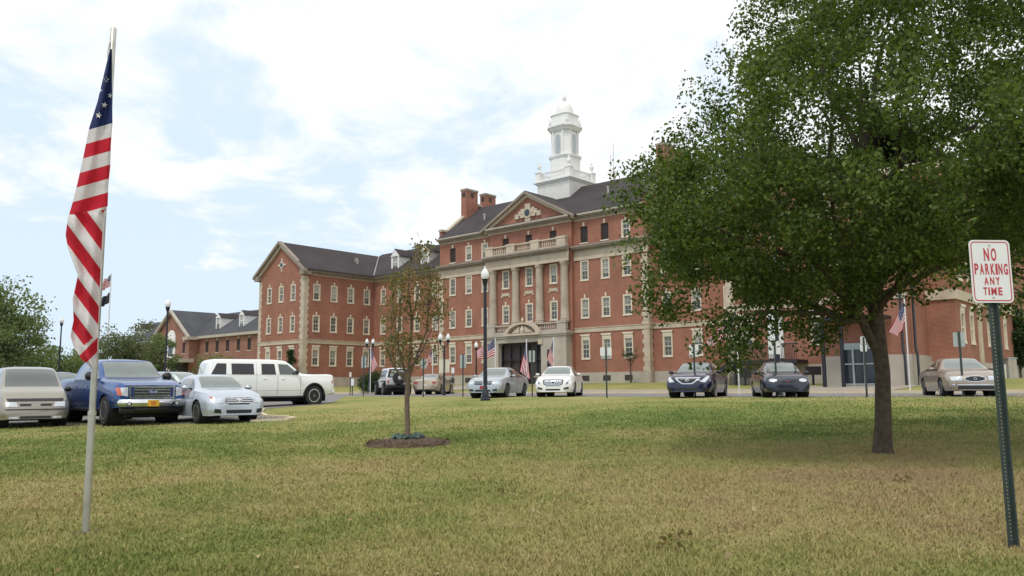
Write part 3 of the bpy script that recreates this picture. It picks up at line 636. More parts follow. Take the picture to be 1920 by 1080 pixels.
m.box(25.1, 32.14, -8.98, -8.7, 13.0, 13.5); m.box(31.7, 32.5, -8.7, 15, 13.0, 13.5); m.box(31.9, 32.13, -3.4, -2.7, 1.0, 4.75); m.box(31.9, 32.13, -3.4, -2.7, 5.35, 13.0); m.build('belt_course', 'stone', H)
gable_roof(24.8, 32.4, -9.2, 15.3, 13.52, 16.9, 'y')
# glazed entrance doors of the vestibule
m = MB()
for x in (26.6, 27.25, 27.9, 28.6): m.box(x - .05, x + .05, -13.08, -12.95, -.5, 1.8)
for z in (-.35, .85, 1.76): m.box(26.6, 28.6, -13.075, -12.96, z - .04, z + .04)
m.box(26.55, 28.65, -13.09, -12.9, 1.8, 2.1)
g = m.build('entrance_door', 'sign_back', H); MB().box(26.6, 28.6, -12.95, -12.93, -.5, 1.8).build('door_glass', 'pane_dark', g)
MB().box(21.0 - .55, 21.0 + .55, -9.68, -9.6, 1.45, 4.6).build('side_door', 'white_wood', H)
# downpipes on the vestibule corner
for x, ya in ((30.15, -13.2), (30.62, -12.4)):
    MB().tube([(x, ya, 6.9), (x, ya, 1.7), (x + .12, ya - .18, 1.3), (x + .12, ya - .18, -.6)], .075, 8).build('downpipe', 'black_metal', H, smooth=True)
# black steel canopy in front of the doors
m = MB()
for x in (26.15, 27.25): m.box(x - .09, x + .09, -14.9, -14.72, -.8, 3.4)
m.box(25.5, 29.6, -15.1, -13.15, 3.4, 3.6); m.build('canopy', 'black_metal', H)
# raised side landing with a stair
m = MB(); m.box(18.6, 23.2, -11.6, -9.75, 1.05, 1.3)
m.prism([(18.6, 1.3), (18.6, 1.0), (15.6, -.5), (15.2, -.5), (15.2, -.25)], 'y', -11.6, -11.45); m.prism([(18.6, 1.3), (18.6, 1.0), (15.6, -.5), (15.2, -.5), (15.2, -.25)], 'y', -10.2, -10.05)
for i in range(8): m.box(18.6 - (i + 1) * .38, 18.6 - i * .38, -11.45, -10.2, 1.1 - i * .18, 1.16 - i * .18)
for x in (18.8, 23.0): m.box(x - .07, x + .07, -11.5, -11.36, -.6, 1.05)
lan = m.build('landing', 'black_plastic', H)
m = MB(); m.box(21.0, 23.2, -11.58, -11.54, 2.3, 2.36); m.box(18.6, 21, -11.58, -11.54, 2.3, 2.36)
x = 18.65
while x < 23.2: m.box(x - .015, x + .015, -11.57, -11.54, 1.3, 2.3); x += .11
m.tube([(18.6, -11.56, 2.33), (15.3, -11.56, .75)], .03, 6)
for i in range(9): m.tube([(18.4 - i * .36, -11.56, 1.2 - i * .17), (18.4 - i * .36, -11.56, 2.22 - i * .17)], .012, 5)
m.build('railing', 'black_metal', lan)

# --- white cupola on the ridge
TX, TY = -8.95, 6.0
cup = MB().box(TX - 2.2, TX + 2.2, TY - 2.2, TY + 2.2, 16.0, 21.55).build('cupola', 'white_wood', H)
m = MB()
for i in range(22): z = 18.9 + i * .12; m.box(TX - 2.215, TX + 2.215, TY - 2.215, TY + 2.215, z, z + .012)
m.build('clapboard', 'cream', cup)
m = MB(); m.box(TX - 2.35, TX + 2.35, TY - 2.35, TY + 2.35, 21.55, 21.7); m.box(TX - 2.55, TX + 2.55, TY - 2.55, TY + 2.55, 21.7, 21.86); m.build('cornice', 'white_wood', cup)
m = MB()
for sx in (-1, 1):
    for sy in (-1, 1): m.box(TX + sx * 2.05 - .3, TX + sx * 2.05 + .3, TY + sy * 2.05 - .3, TY + sy * 2.05 + .3, 21.86, 23.0); m.box(TX + sx * 2.05 - .36, TX + sx * 2.05 + .36, TY + sy * 2.05 - .36, TY + sy * 2.05 + .36, 22.86, 22.99)
for sg in (-1, 1):
    m.box(TX - 1.75, TX + 1.75, TY + sg * 2.05 - .1, TY + sg * 2.05 + .1, 22.72, 22.86); m.box(TX - 1.75, TX + 1.75, TY + sg * 2.05 - .12, TY + sg * 2.05 + .12, 21.86, 22.08)
    m.box(TX + sg * 2.05 - .1, TX + sg * 2.05 + .1, TY - 1.75, TY + 1.75, 22.72, 22.86); m.box(TX + sg * 2.05 - .12, TX + sg * 2.05 + .12, TY - 1.75, TY + 1.75, 21.86, 22.08)
    for i in range(14):
        t = -1.6 + i * 3.2 / 13
        m.lathe([(.045, 22.08), (.07, 22.3), (.04, 22.72)], (TX + t, TY + sg * 2.05, 0), 6); m.lathe([(.045, 22.08), (.07, 22.3), (.04, 22.72)], (TX + sg * 2.05, TY + t, 0), 6)
m.build('balustrade', 'white_wood', cup)
URN = [(.16, 0), (.10, .12), (.07, .2), (.20, .42), (.24, .66), (.14, .84), (.08, .9), (.12, .98), (.03, 1.25)]
for sx in (-1, 1):
    for sy in (-1, 1): MB().lathe(URN, (TX + sx * 2.05, TY + sy * 2.05, 23.0), 14).build('urn', 'white_wood', cup, smooth=True)
def oct_(r, cut=.62):   # square with chamfered corners
    c = r * cut; return [(-c, -r), (c, -r), (r, -c), (r, c), (c, r), (-c, r), (-r, c), (-r, -c)]
def ring(m, r, z0, z1, cut=.62): m.prism([(TX + x, TY + y) for x, y in oct_(r, cut)], 'z', z0, z1)
m = MB(); ring(m, 1.40, 21.8, 24.45); ring(m, 1.48, 24.45, 24.6); ring(m, 1.55, 24.6, 24.75)
ring(m, 1.20, 24.75, 27.85)
m.build('drum', 'white_wood', cup)
m = MB(); ring(m, 1.42, 27.55, 27.72); ring(m, 1.52, 27.72, 27.9); ring(m, 1.66, 27.9, 28.1); m.build('drum_cornice', 'white_wood', cup)
for k in range(4):
    a = k * math.pi / 2
    arch = [(-.34, 24.9), (.34, 24.9)] + [(.34 * math.cos(t), 26.75 + .34 * math.sin(t)) for t in [math.pi * i / 10 for i in range(11)]]
    big = [(-.48, 24.76), (.48, 24.76)] + [(.48 * math.cos(t), 26.75 + .48 * math.sin(t)) for t in [math.pi * i / 10 for i in range(11)]]
    w = MB().prism(big, 'y', -1.27, -1.19).build('arched_window', 'white_wood', cup, loc=(TX, TY, 0), rot=(0, 0, a))
    g = MB().prism(arch, 'y', -1.30, -1.275).build('arched_pane', 'sign_back', cup, loc=(TX, TY, 0), rot=(0, 0, a))
    m = MB()
    for sx in (-1, 1): m.box(sx * .66 - .12, sx * .66 + .12, -1.32, -1.19, 24.75, 27.55)
    m.build('pilaster', 'white_wood', cup, loc=(TX, TY, 0), rot=(0, 0, a))
m = MB(); ring(m, 1.28, 28.1, 28.75, .7); ring(m, 1.2, 28.75, 29.35, .72); ring(m, 1.3, 29.35, 29.45, .7); m.lathe([(1.10, 29.45), (1.10, 29.6)], (TX, TY, 0), 24); m.build('upper_drum', 'white_wood', cup)
for sx in (-1, 1):
    for sy in (-1, 1): MB().lathe([(r * .7, h * .8) for r, h in URN], (TX + sx * 1.18, TY + sy * 1.18, 28.1), 12).build('urn', 'white_wood', cup, smooth=True)
m = MB(); m.lathe([(1.0 * math.cos(t) + .02, 29.6 + 1.45 * math.sin(t)) for t in [math.pi / 2 * i / 12 for i in range(12)]] + [(.12, 31.06)], (TX, TY, 0), 28); m.build('dome', 'white_wood', cup, smooth=True)
MB().lathe([(.13, 30.95), (.1, 31.15), (.2, 31.3), (.24, 31.55), (.16, 31.8), (.05, 32.0), (.02, 32.2)], (TX, TY, 0), 14).build('finial', 'white_wood', cup, smooth=True)

ant = thing('antenna_mast', 'thin lattice radio antenna with whip tips rising behind the main roof ridge', 'antenna', W(-2.8, 6.3, 20.9))
MB().tube([(0, 0, 0), (0, 0, 1.6)], .08, 6).tube([(0, 0, 1.6), (0, 0, 4.3)], .03, 6).build('mast', 'sign_back', ant)
m = MB()
for i in range(4): m.tube([(-.22, 0, .4 + i * .35), (.22, 0, .55 + i * .35)], .03, 5)
m.tube([(-.3, 0, -.2), (-.3, 0, 3.0)], .02, 5); m.build('whip', 'red_paint', ant)

# --- long two-storey building far left
FB = bldg('brick_annex', 'two-storey brick annex with blue-grey roof and white dormers behind the parked cars at left', 'building')
H_main = H; H = FB
def fwin(a, z, h, w, y, style='plain'): return win(style, w, h, a, z, 'y', y)
FY = 15.0; ops = []
for i, a in enumerate((-103.0, -99.2, -95.4, -91.6, -87.9)): ops.append(fwin(a, 6.6, 2.3, 1.15, FY, 'dark' if i in (2, 4) else 'dark'))
m = MB(); wall(m, 'y', FY, -106.2, -62, -1, 9.9, ops); back_and_sides(m, -106.2, -62, FY, FY + 14, -1, 9.9)
ops = [fwin(a, 6.6, 2.3, 1.05, FY + 1, 'plain') for a in (-137, -133.2, -129.4, -125.6)]
wall(m, 'y', FY + 1, -140, -120.5, -1, 9.9, ops); back_and_sides(m, -140, -120.5, FY + 1, FY + 13, -1, 9.9)
ops = [fwin(-118.3, 6.6, 2.3, 1.1, FY - 2, 'plain'), fwin(-108.2, 6.6, 2.3, 1.1, FY - 2, 'dark')]
wall(m, 'y', FY - 2, -120.5, -106.2, -1, 9.9, ops); back_and_sides(m, -120.5, -106.2, FY - 2, FY + 2, -1, 9.9); m.prism([(-120.5, 9.9), (-106.2, 9.9), (-113.35, 15.2)], 'y', FY - 2, FY - 1.6); m.build('wall', 'brick_far', FB)
gable_roof(-140.5, -62, FY - .6, FY + 14.6, 10.1, 15.1, mat='roof_far'); r = gable_roof(-121.1, -105.6, FY - 2.5, FY + 7, 9.95, 15.5, 'y', mat='roof_far')
for sg in (-1, 1): rake(-113.35 + sg * 7.9, 9.9, -113.35, 15.55, FY - 2.75, FY - 2.2, .45, 'stone_base', r, 'bargeboard')
m = MB(); m.box(-106.2, -62, FY - .7, FY + .1, 9.5, 10.0); m.box(-140, -121, FY - .1 + .6, FY + 1.1, 9.5, 10.0); m.box(-121.3, -118.9, FY - 2.6, FY - 1.9, 9.3, 9.9); m.box(-107.8, -105.4, FY - 2.6, FY + .2, 9.3, 9.9); m.build('cornice', 'stone_base', FB)
arch = [(-1.7, 5.9), (1.7, 5.9), (1.7, 9.6)] + [(1.7 * math.cos(t), 9.6 + 1.9 * math.sin(t)) for t in [math.pi * i / 12 for i in range(13)]]
aw = MB().prism([(x - 113.3, z) for x, z in arch], 'y', FY - 2.15, FY - 1.98).build('arched_window', 'white_wood', FB)
MB().box(-114.2, -112.4, FY - 2.2, FY - 2.16, 6.3, 9.3).build('pane', 'pane_dark', aw)
MB().box(-142, -104, FY - 7, FY - 2.05, 4.9, 5.6).build('portico_roof', 'stone_base', FB)
for x in (-141, -133, -125, -119, -112, -105): MB().box(x - .3, x + .3, FY - 6.8, FY - 6.2, -1, 4.9).build('portico_post', 'white_wood', FB)
MB().box(-140, -106, FY - 3.2, FY - 2.4, -1, 4.85).build('portico_shade', 'dark_opening', FB)  # dark slab painted for the shade under the portico roof
for d, yy in ((-101.5, FY), (-93.0, FY), (-124.5, FY + .2), (-136.0, FY + .2)): dormer(d, yy + 1.3, 11.2, FB, .85, 2.2)
H = H_main
# ------------------------------------------------------------------ lamps, sign posts, flag poles
def lamp_head(parent, x, z, s=1.0):
    MB().lathe([(.05 * s, -.42 * s), (.09 * s, -.36 * s), (.09 * s, -.30 * s), (.14 * s, -.25 * s), (.16 * s, -.05 * s), (.19 * s, 0)], (x, 0, z), 14).build('lamp_collar', 'black_metal', parent, smooth=True)
    g = MB().lathe([(.15 * s, 0), (.215 * s, .12 * s), (.225 * s, .28 * s), (.17 * s, .44 * s), (.09 * s, .55 * s), (.035 * s, .60 * s)], (x, 0, z + .002), 18).build('lamp_globe', 'globe', parent, smooth=True)
    MB().lathe([(.03 * s, .6 * s), (.05 * s, .64 * s), (.015 * s, .72 * s)], (x, 0, z), 10).build('finial', 'globe', g, smooth=True)
def ground(P): return Vector((P[0], P[1], gxy(P[0], P[1])))
def lamp(P, top, label, group='black lamp posts with white acorn globes', heads=1, s=1.0, rad=.055, rz=0.0):
    t = thing('street_lamp', label, 'street lamp', P, rz, group); h = height(P, top); z = h - .72 * s
    MB().lathe([(.27 * s, -.05), (.27 * s, .07), (.20 * s, .12), (.19 * s, .34), (.13 * s, .42), (.11 * s, .62), (.08 * s, .7), (.07 * s, .78)], (0, 0, 0), 16).build('lamp_base', 'black_metal', t, smooth=True)
    zt = z - .36 * s if heads == 1 else z - .6 * s
    MB().lathe([(rad * 1.45, .7), (rad * 1.3, 1.4), (rad, zt)], (0, 0, 0), 14).build('pole', 'black_metal', t, smooth=True)
    if heads == 1: lamp_head(t, 0, z, s)
    else:
        w = .24
        MB().tube([(-w, 0, z - .3 * s), (-w * .8, 0, zt + .02), (0, 0, zt - .12), (w * .8, 0, zt + .02), (w, 0, z - .3 * s)], .035, 8).build('cross_arm', 'black_metal', t, smooth=True)
        for sx in (-1, 1): lamp_head(t, sx * w, z, s)
    return t
lamp(gp(910, 751), 499, 'tall black lamp post on the grass in front of the silver sedan', s=.82, rad=.066)
lamp(at(1462, 745, 36), 470, 'black lamp post rising beside the small dark coupe, its head lost in the big tree', s=.82, rad=.066)
lamp(ground(at(308.5, 712, 52)), 559, 'black lamp post behind the blue pickup, in front of the brick annex', s=.8, rad=.055)
lamp(ground(at(109, 714, 66)), 594, 'small distant black lamp post among the trees at far left', s=.72, rad=.05)
lamp(at(692.5, 731, 64), 634, 'twin-headed lamp post beside the round green shrub', heads=2, s=.60, rad=.05)
lamp(at(832.5, 745, 50), 624, 'twin-headed lamp post with a cream board on its pole, right of the young tree', heads=2, s=.60, rad=.05)
lamp(at(893, 728, 66), 640, 'small single lamp post close to the porch behind the striped flag', s=.7, rad=.05)

def sign_post(P, top, label, panels, rad=.032, mat='dark_green_metal', pmat_='sign_back', group='parking signs seen from behind along the road', rz=0.0, behind=True):
    """panels: (half width, z0, z1 as rows of the photograph)"""
    t = thing('parking_sign', label, 'sign', P, rz, group); h = height(P, top); m = MB()
    m.box(-rad, rad, -.012, .012, -.3, h); m.box(-rad, -rad + .012, .012, .03, -.3, h); m.box(rad - .012, rad, .012, .03, -.3, h); m.build('post', mat, t)
    for i, (hw, ya, yb, pm) in enumerate(panels):
        za, zb = height(P, yb), height(P, ya); r = .03; m = MB()
        pts = [(-hw + r, za), (hw - r, za), (hw, za + r), (hw, zb - r), (hw - r, zb), (-hw + r, zb), (-hw, zb - r), (-hw, za + r)]
        m.prism(pts, 'y', .032, .038) if behind else m.prism(pts, 'y', -.020, -.014)
        m.build('sign_panel', pm, t)
    return t
sign_post(gp(1138, 746), 650, 'sign post left of the dark sedan with a white panel over a smaller one', [(.25, 651, 667, 'white_paint'), (.22, 668, 673, 'sign_back')])
sign_post(gp(1304, 745), 645, 'sign post in front of the dark blue sedan', [(.19, 646, 670, 'white_paint')])
sign_post(gp(1457, 745), 638, 'sign post in front of the small dark coupe', [(.24, 639, 664, 'white_paint')])
sign_post(gp(1626, 745), 632, 'sign post left of the big tree trunk, panels half hidden by a limb', [(.14, 631, 645, 'white_paint'), (.18, 646, 659, 'white_paint')], rz=.5)
sign_post(gp(1807, 744), 621, 'sign post with a grey panel in front of the gold sedan', [(.21, 623, 650, 'sign_back')])
sign_post(gp(998, 744), 656, 'sign post between the silver and white sedans', [(.15, 657, 679, 'sign_back')])
sign_post(gp(868, 744), 664, 'sign post left of the silver sedan with a narrow grey panel', [(.16, 665, 690, 'sign_back')])
sign_post(gp(681, 743), 668, 'sign post left of the white off-road car', [(.15, 668, 690, 'sign_back')])
sign_post(gp(793.5, 745), 672, 'sign post in front of the tan sedan behind the young tree', [(.17, 673, 691, 'sign_back')])
sign_post(at(849, 734, 56), 688, 'short post with a small white notice left of the porch', [(.10, 689, 700, 'white_paint')], behind=False)
sign_post(at(656.5, 733, 58), 697, 'short post with a pinkish notice left of the shrub', [(.08, 698, 707, 'cream_panel')], behind=False)
sign_post(at(660.5, 738, 55), 709, 'lowest short post with a pale notice beside the lawn edge', [(.10, 710, 723, 'white_paint')], behind=False)
P = at(833, 745, 49.8); cp_ = thing('notice_board', 'large cream notice board fixed to the twin lamp post', 'sign', P)
MB().box(-.32, .32, -.14, -.11, height(P, 699), height(P, 674)).build('board', 'cream_panel', cp_); MB().box(-.04, .04, -.19, -.142, -.3, height(P, 674)).build('post', 'black_metal', cp_)
for (px, py0, py1, pb, d, hw, lab) in ((1526, 687, 703, 722, 52, .5, 'dark square notice board on a post right of the small dark coupe'), (1398, 690, 708, 718, 55, .38, 'dark notice board under the raised landing')):
    P = at(px, pb, d); t = thing('notice_board', lab, 'sign', P); MB().box(-hw, hw, -.05, 0, height(P, py1), height(P, py0)).build('board', 'black_plastic', t); MB().box(-.06, .06, .002, .1, -.4, height(P, py1) + .1).build('post', 'black_metal', t)

# the red and white sign close by, leaning a little
P = gp(1901, 1029); P = Vector((P.x, P.y, P.z)); sg = thing('no_parking_sign', 'red and white NO PARKING ANY TIME sign on a leaning green channel post', 'sign', P); sg.rotation_euler = (math.radians(-1.0), math.radians(0.3), math.radians(3))
hz = (height(P, 447), height(P, 569)); m = MB()
prof = [(-.040, .0), (-.034, .0), (-.022, .024), (.022, .024), (.034, .0), (.040, .0), (.040, -.004), (.030, -.004), (.019, .019), (-.019, .019), (-.030, -.004), (-.040, -.004)]
m.prism([(x, y) for x, y in prof], 'z', -.25, hz[0] - .03); m.build('post', 'dark_green_metal', sg)
m = MB(); z = .06
while z < hz[1] - .02: m.lathe([(.0036, .0), (.0036, .0012)], (0, -.0 + .0178, z), 8, 'y'); z += .0254
m.build('post_hole', 'stone', sg)
SW, zc_ = .152, (hz[0] + hz[1]) / 2; SH = .457 / 2
def rrect(hw, hh, r, n=6): return [(cx_ * (hw - r) + r * math.cos(a), cz * (hh - r) + r * math.sin(a)) for cx_, cz, a0 in ((1, 1, 0), (-1, 1, math.pi / 2), (-1, -1, math.pi), (1, -1, 1.5 * math.pi)) for a in [a0 + math.pi / 2 * i / n for i in range(n + 1)]]
pl = MB().prism(rrect(SW, SH, .035), 'y', -.008, -.005).build('sign_panel', 'white_paint', sg, loc=(0, -.004, zc_))
m = MB(); a, b = rrect(SW - .012, SH - .012, .028), rrect(SW - .019, SH - .019, .022); k = len(a)
for i in range(k): j = (i + 1) % k; m.quad((a[i][0], -.0095, a[i][1]), (a[j][0], -.0095, a[j][1]), (b[j][0], -.0095, b[j][1]), (b[i][0], -.0095, b[i][1]))
m.build('border', 'red_paint', pl)
for tx, zz, hh_, ww_ in (('NO', .122, .092, .108), ('PARKING', .016, .080, .258), ('ANY', -.070, .056, .128), ('TIME', -.145, .056, .150)):
    # letter by letter, spaced like road-sign lettering
    adv = {'I': .45, 'M': 1.3, 'T': .9}; tot = sum(adv.get(ch_, 1.0) for ch_ in tx) ; x_ = -ww_ / 2
    for ch_ in tx:
        cwid = ww_ * adv.get(ch_, 1.0) / tot; o = text_mesh('lettering', ch_, .1, 'red_paint', pl, (0, 0, 0), (math.pi / 2, 0, 0), bold=.0022); v_ = np.array([v.co for v in o.data.vertices]); lo_, hi_ = v_.min(0), v_.max(0)
        kx_ = (cwid * .72) / max(hi_[0] - lo_[0], 1e-4) if ch_ != 'I' else hh_ / (hi_[1] - lo_[1]) * .9; kz_ = hh_ / (hi_[1] - lo_[1]); o.scale = (kx_, kz_, 1); o.location = (x_ + cwid / 2 - kx_ * (lo_[0] + hi_[0]) / 2, -.0098, zz - kz_ * (lo_[1] + hi_[1]) / 2); x_ += cwid
for zz in (.19, -.19): MB().lathe([(.007, -.013), (.007, -.008)], (0, 0, zz), 10, 'y').build('bolt', 'galv', pl)

# flag poles set out in sockets in the lawn, each with a cloth flag
def small_flag(t, zt, pts, mat='flag', nu=16, nv=12, hoist=.9, amp=.05):
    """pts: four corner offsets (x, z) top hoist, top fly, bottom fly, bottom hoist relative to the pole top; rippled cloth"""
    me = bpy.data.meshes.new('flag'); vs, uvs, fs = [], [], []
    for j in range(nv + 1):
        for i in range(nu + 1):
            u, v = i / nu, j / nv
            a = Vector(pts[3]).lerp(Vector(pts[2]), u); b = Vector(pts[0]).lerp(Vector(pts[1]), u); p = a.lerp(b, v)
            x = p[0]; zz = p[1] - .05 * math.sin(u * math.pi) + .03 * math.sin(u * 9 + v * 2)
            vs.append((x, amp * u ** .5 * math.sin(u * 11 + v * 3.5) * 1.4, zt + zz)); uvs.append((u, v))
    for j in range(nv):
        for i in range(nu): q = j * (nu + 1) + i; fs.append((q, q + 1, q + nu + 2, q + nu + 1))
    me.from_pydata(vs, [], fs); uvl = me.uv_layers.new(name='UVMap')
    for lp in me.loops: uvl.data[lp.index].uv = uvs[lp.vertex_index]
    for p in me.polygons: p.use_smooth = True
    me.materials.append(M[mat]); o = bpy.data.objects.new('flag', me); COL.objects.link(o); o.parent = t; return o
def flag_pole(P, top, label, pts, group='white flag poles with flags along the entrance', rad=.03, mat='white_pole', rz=0.0, amp=.05):
    t = thing('flag_pole', label, 'flag pole', P, rz, group); h = height(P, top)
    MB().lathe([(rad, -.3), (rad, h), (rad * .6, h + .03)], (0, 0, 0), 10).build('pole', mat, t, smooth=True)
    small_flag(t, h - .08, pts, amp=amp); return t
flag_pole(gp(929, 737), 634, 'white pole whose flag blows out to the left behind the tall lamp post', [(-.02, 0), (-1.35, -.75), (-1.25, -1.45), (-.02, -1.15)], amp=.06)
flag_pole(gp(988, 739), 636, 'white pole with a limp hanging flag over the silver sedan roof', [(-.02, -.15), (-.45, -1.9), (.22, -2.5), (.06, -1.0)], amp=.05)
flag_pole(gp(1039, 738), 633, 'pole with a narrow drooping flag left of the white sedan roof', [(-.02, 0), (-.45, -1.3), (.02, -2.0), (-.02, -.85)], amp=.04)
flag_pole(at(694, 737, 60), 650, 'pole with a flag drooping right, beside the twin lamp post', [(.02, -.0), (.55, -1.2), (.10, -1.85), (.02, -.8)], amp=.04)
flag_pole(at(811, 733, 64), 650, 'pole with a small flag seen through the young tree', [(-.02, 0), (-.55, -1.0), (-.4, -1.5), (-.02, -.9)], amp=.04)
flag_pole(at(1386, 730, 40), 580, 'white pole whose flag streams left under the leaves between the dark cars', [(-.02, 0), (-1.50, -1.35), (-1.42, -1.9), (-.02, -.9)], amp=.06)
flag_pole(at(1706, 722, 39), 556, 'white pole with a striped flag right of the big tree trunk', [(-.02, -.12), (-.80, -1.55), (-.45, -1.85), (-.02, -1.15)], amp=.06, mat='white_pole')
far = thing('flag_pole', 'tall distant pole flying two small flags above the trees at left', 'flag pole', at(198, 712, 150)); hh = height(far.location, 512); MB().lathe([(.16, 0), (.09, hh)], (0, 0, 0), 8).build('pole', 'white_pole', far, smooth=True)
small_flag(far, hh - .3, [(-.1, 0), (-1.6, -1.3), (-1.7, -3.1), (-.1, -2.1)], amp=.3); small_flag(far, hh - 3.6, [(-.1, 0), (-1.7, -1.2), (-1.6, -2.8), (-.1, -1.9)], mat='flag_black', amp=.3)

# the big flag near the camera
P = gp(160, 1001); big = thing('flag_pole', 'tall aluminium pole in the near lawn with a furled large flag hanging down it', 'flag pole', P)
hb = height(P, 54); MB().lathe([(.030, -.3), (.030, 1.0)], (0, 0, 0), 18).build('lower_pole', 'galv', big, smooth=True); MB().lathe([(.026, 1.0), (.026, hb), (.02, hb + .01)], (0, 0, 0), 18).build('pole', 'galv', big, smooth=True)
MB().lathe([(.034, .985), (.034, 1.02)], (0, 0, 0), 18).build('joint_collar', 'galv', big); MB().tube([(-.012, -.028, hb - .14), (-.018, -.04, hb - .22), (-.012, -.05, hb - .30)], .005, 6).build('clip', 'galv', big)
MB().lathe([(.10, -.02), (.11, .012), (.04, .02)], (0, 0, 0), 14).build('socket', 'mulch', big)
LE = [(92, 206), (130, 197), (160, 190), (190, 183), (240, 167), (290, 157), (340, 146), (380, 136), (410, 127), (440, 123), (465, 127), (490, 136), (515, 146), (540, 141), (560, 136), (600, 138), (630, 132), (650, 138), (672, 152), (690, 172)]
RE = [(92, 210), (150, 210), (230, 211), (270, 208), (310, 207), (350, 203), (386, 202), (400, 193), (440, 192), (500, 189), (560, 186), (620, 184), (664, 182), (690, 178)]
ly, lx = zip(*LE); ry, rx = zip(*RE)
vs, uvs, fs = [], [], []; NU, NV = 40, 220
def region(px, py, x1): return 0 if py + .16 * (px - x1) < 392 else (1 if py < 655 - .9 * (px - 150) else 2)
def stripe(px, py, k):
    """stripes counted down the furled cloth: level bands above, steep diagonals where it is wound, a turned-up corner below"""
    return (py + .28 * (px - 185) - 238) / 25.5 if k == 0 else ((py - 1.35 * (px - 160) - 392) / 37.0 + 1.0 if k == 1 else (py + 1.0 * (px - 150) - 640) / 26.0)
def fdepth(u, px, py):
    return 6.94 - .055 * math.sin(u * math.pi) - .035 * math.sin(u * 9 + (py - 392) * .012 * (1 if py > 392 else .4)) - (.03 * math.sin((py - 1.35 * px) / 37 * math.pi) if py > 400 else .012 * math.sin(py * .04 + u * 4))
for j in range(NV + 1):
    py = 92 + (690 - 92) * j / NV; a, b = float(np.interp(py, ly, lx)), float(np.interp(py, ry, rx))
    for i in range(NU + 1):
        u = i / NU; px = a + (b - a) * u; q = at(px, py, fdepth(u, px, py)); vs.append((q.x - P.x, q.y - P.y, q.z - P.z))
me = bpy.data.meshes.new('flag'); PXY = []
for j in range(NV + 1):
    py = 92 + (690 - 92) * j / NV; a, b = float(np.interp(py, ly, lx)), float(np.interp(py, ry, rx)); PXY += [(a + (b - a) * i / NU, py, b) for i in range(NU + 1)]
for j in range(NV):
    for i in range(NU): q = j * (NU + 1) + i; fs.append((q, q + 1, q + NU + 2, q + NU + 1))
me.from_pydata(vs, [], fs); uvl = me.uv_layers.new(name='UVMap'); me.materials.append(M['big_flag'])
for p in me.polygons:
    c_ = [PXY[v] for v in p.vertices]; k = region(sum(c[0] for c in c_) / 4, sum(c[1] for c in c_) / 4, c_[0][2]); p.use_smooth = True
    for li in p.loop_indices: q = PXY[me.loops[li].vertex_index]; uvl.data[li].uv = (0.0 if k == 0 else 1.0, stripe(q[0], q[1], k))
fl = bpy.data.objects.new('flag', me); COL.objects.link(fl); fl.parent = big
mb = MB()
for sx_, sy_, sr in ((199, 149, 5.5), (187, 169, 4.5), (206, 179, 4.6), (179, 187, 3.2), (196, 197, 5.5), (185, 216, 5.5), (195, 123, 3.5)):
    mb = MB(); pts = []
    for k in range(10):
        r_ = sr * 1.12 * (1 if k % 2 == 0 else .45); t_ = -math.pi / 2 + k * math.pi / 5 + .2; qx, qy = sx_ + r_ * math.cos(t_), sy_ + r_ * math.sin(t_)
        a, b = float(np.interp(qy, ly, lx)), float(np.interp(qy, ry, rx)); qx = min(max(qx, a + .3), b - .3)
        q = at(qx, qy, fdepth((qx - a) / (b - a), qx, qy) - .013); pts.append((q.x - P.x, q.y - P.y, q.z - P.z))
    mb.add([tuple(sum(p[c] for p in pts) / 10 for c in range(3))] + pts, [(0, k + 1, (k + 1) % 10 + 1) for k in range(10)]); mb.build('star', 'star', fl)
# ------------------------------------------------------------------ trees and shrubs
rng = np.random.default_rng(7)
def leaf_cloud(centres, radii, per, size, flat=.75, up=.35, asp=.62):
    """leaf-shaped rhombs scattered round clump centres -> (n*4, 3) vertices"""
    C = np.repeat(centres, per, axis=0); Rr = np.repeat(radii, per)[:, None]; n = len(C)
    p = np.clip(rng.normal(size=(n, 3)), -1.7, 1.7); p *= (Rr * .55); p[:, 2] *= flat; P_ = C + p
    a = rng.normal(size=(n, 3)); a[:, 2] -= .4; a /= np.linalg.norm(a, axis=1)[:, None]
    nn = rng.normal(size=(n, 3)); nn[:, 2] += up; b = np.cross(nn, a); b /= np.linalg.norm(b, axis=1)[:, None]
    sz = (size * rng.uniform(.6, 1.25, n))[:, None]; c = np.cross(a, b) * sz * .12
    V = np.stack([P_ - a * sz * .5, P_ + b * sz * .5 * asp + c, P_ + a * sz * .5, P_ - b * sz * .5 * asp + c], 1)
    return V.reshape(-1, 3)
def limb(mb, p0, p1, r0, r1, wob=.12, seg=7, n=6, bow=None):
    p0, p1 = Vector(p0), Vector(p1); L_ = (p1 - p0).length; pts = []
    for i in range(n + 1):
        t = i / n; p = p0.lerp(p1, t)
        if 0 < i < n: p = p + Vector(rng.normal(size=3) * wob * L_ * .18)
        if bow: p = p + Vector(bow) * math.sin(math.pi * t)
        pts.append(p)
    mb.tube(pts, [r0 + (r1 - r0) * i / n for i in range(n + 1)], seg); return pts

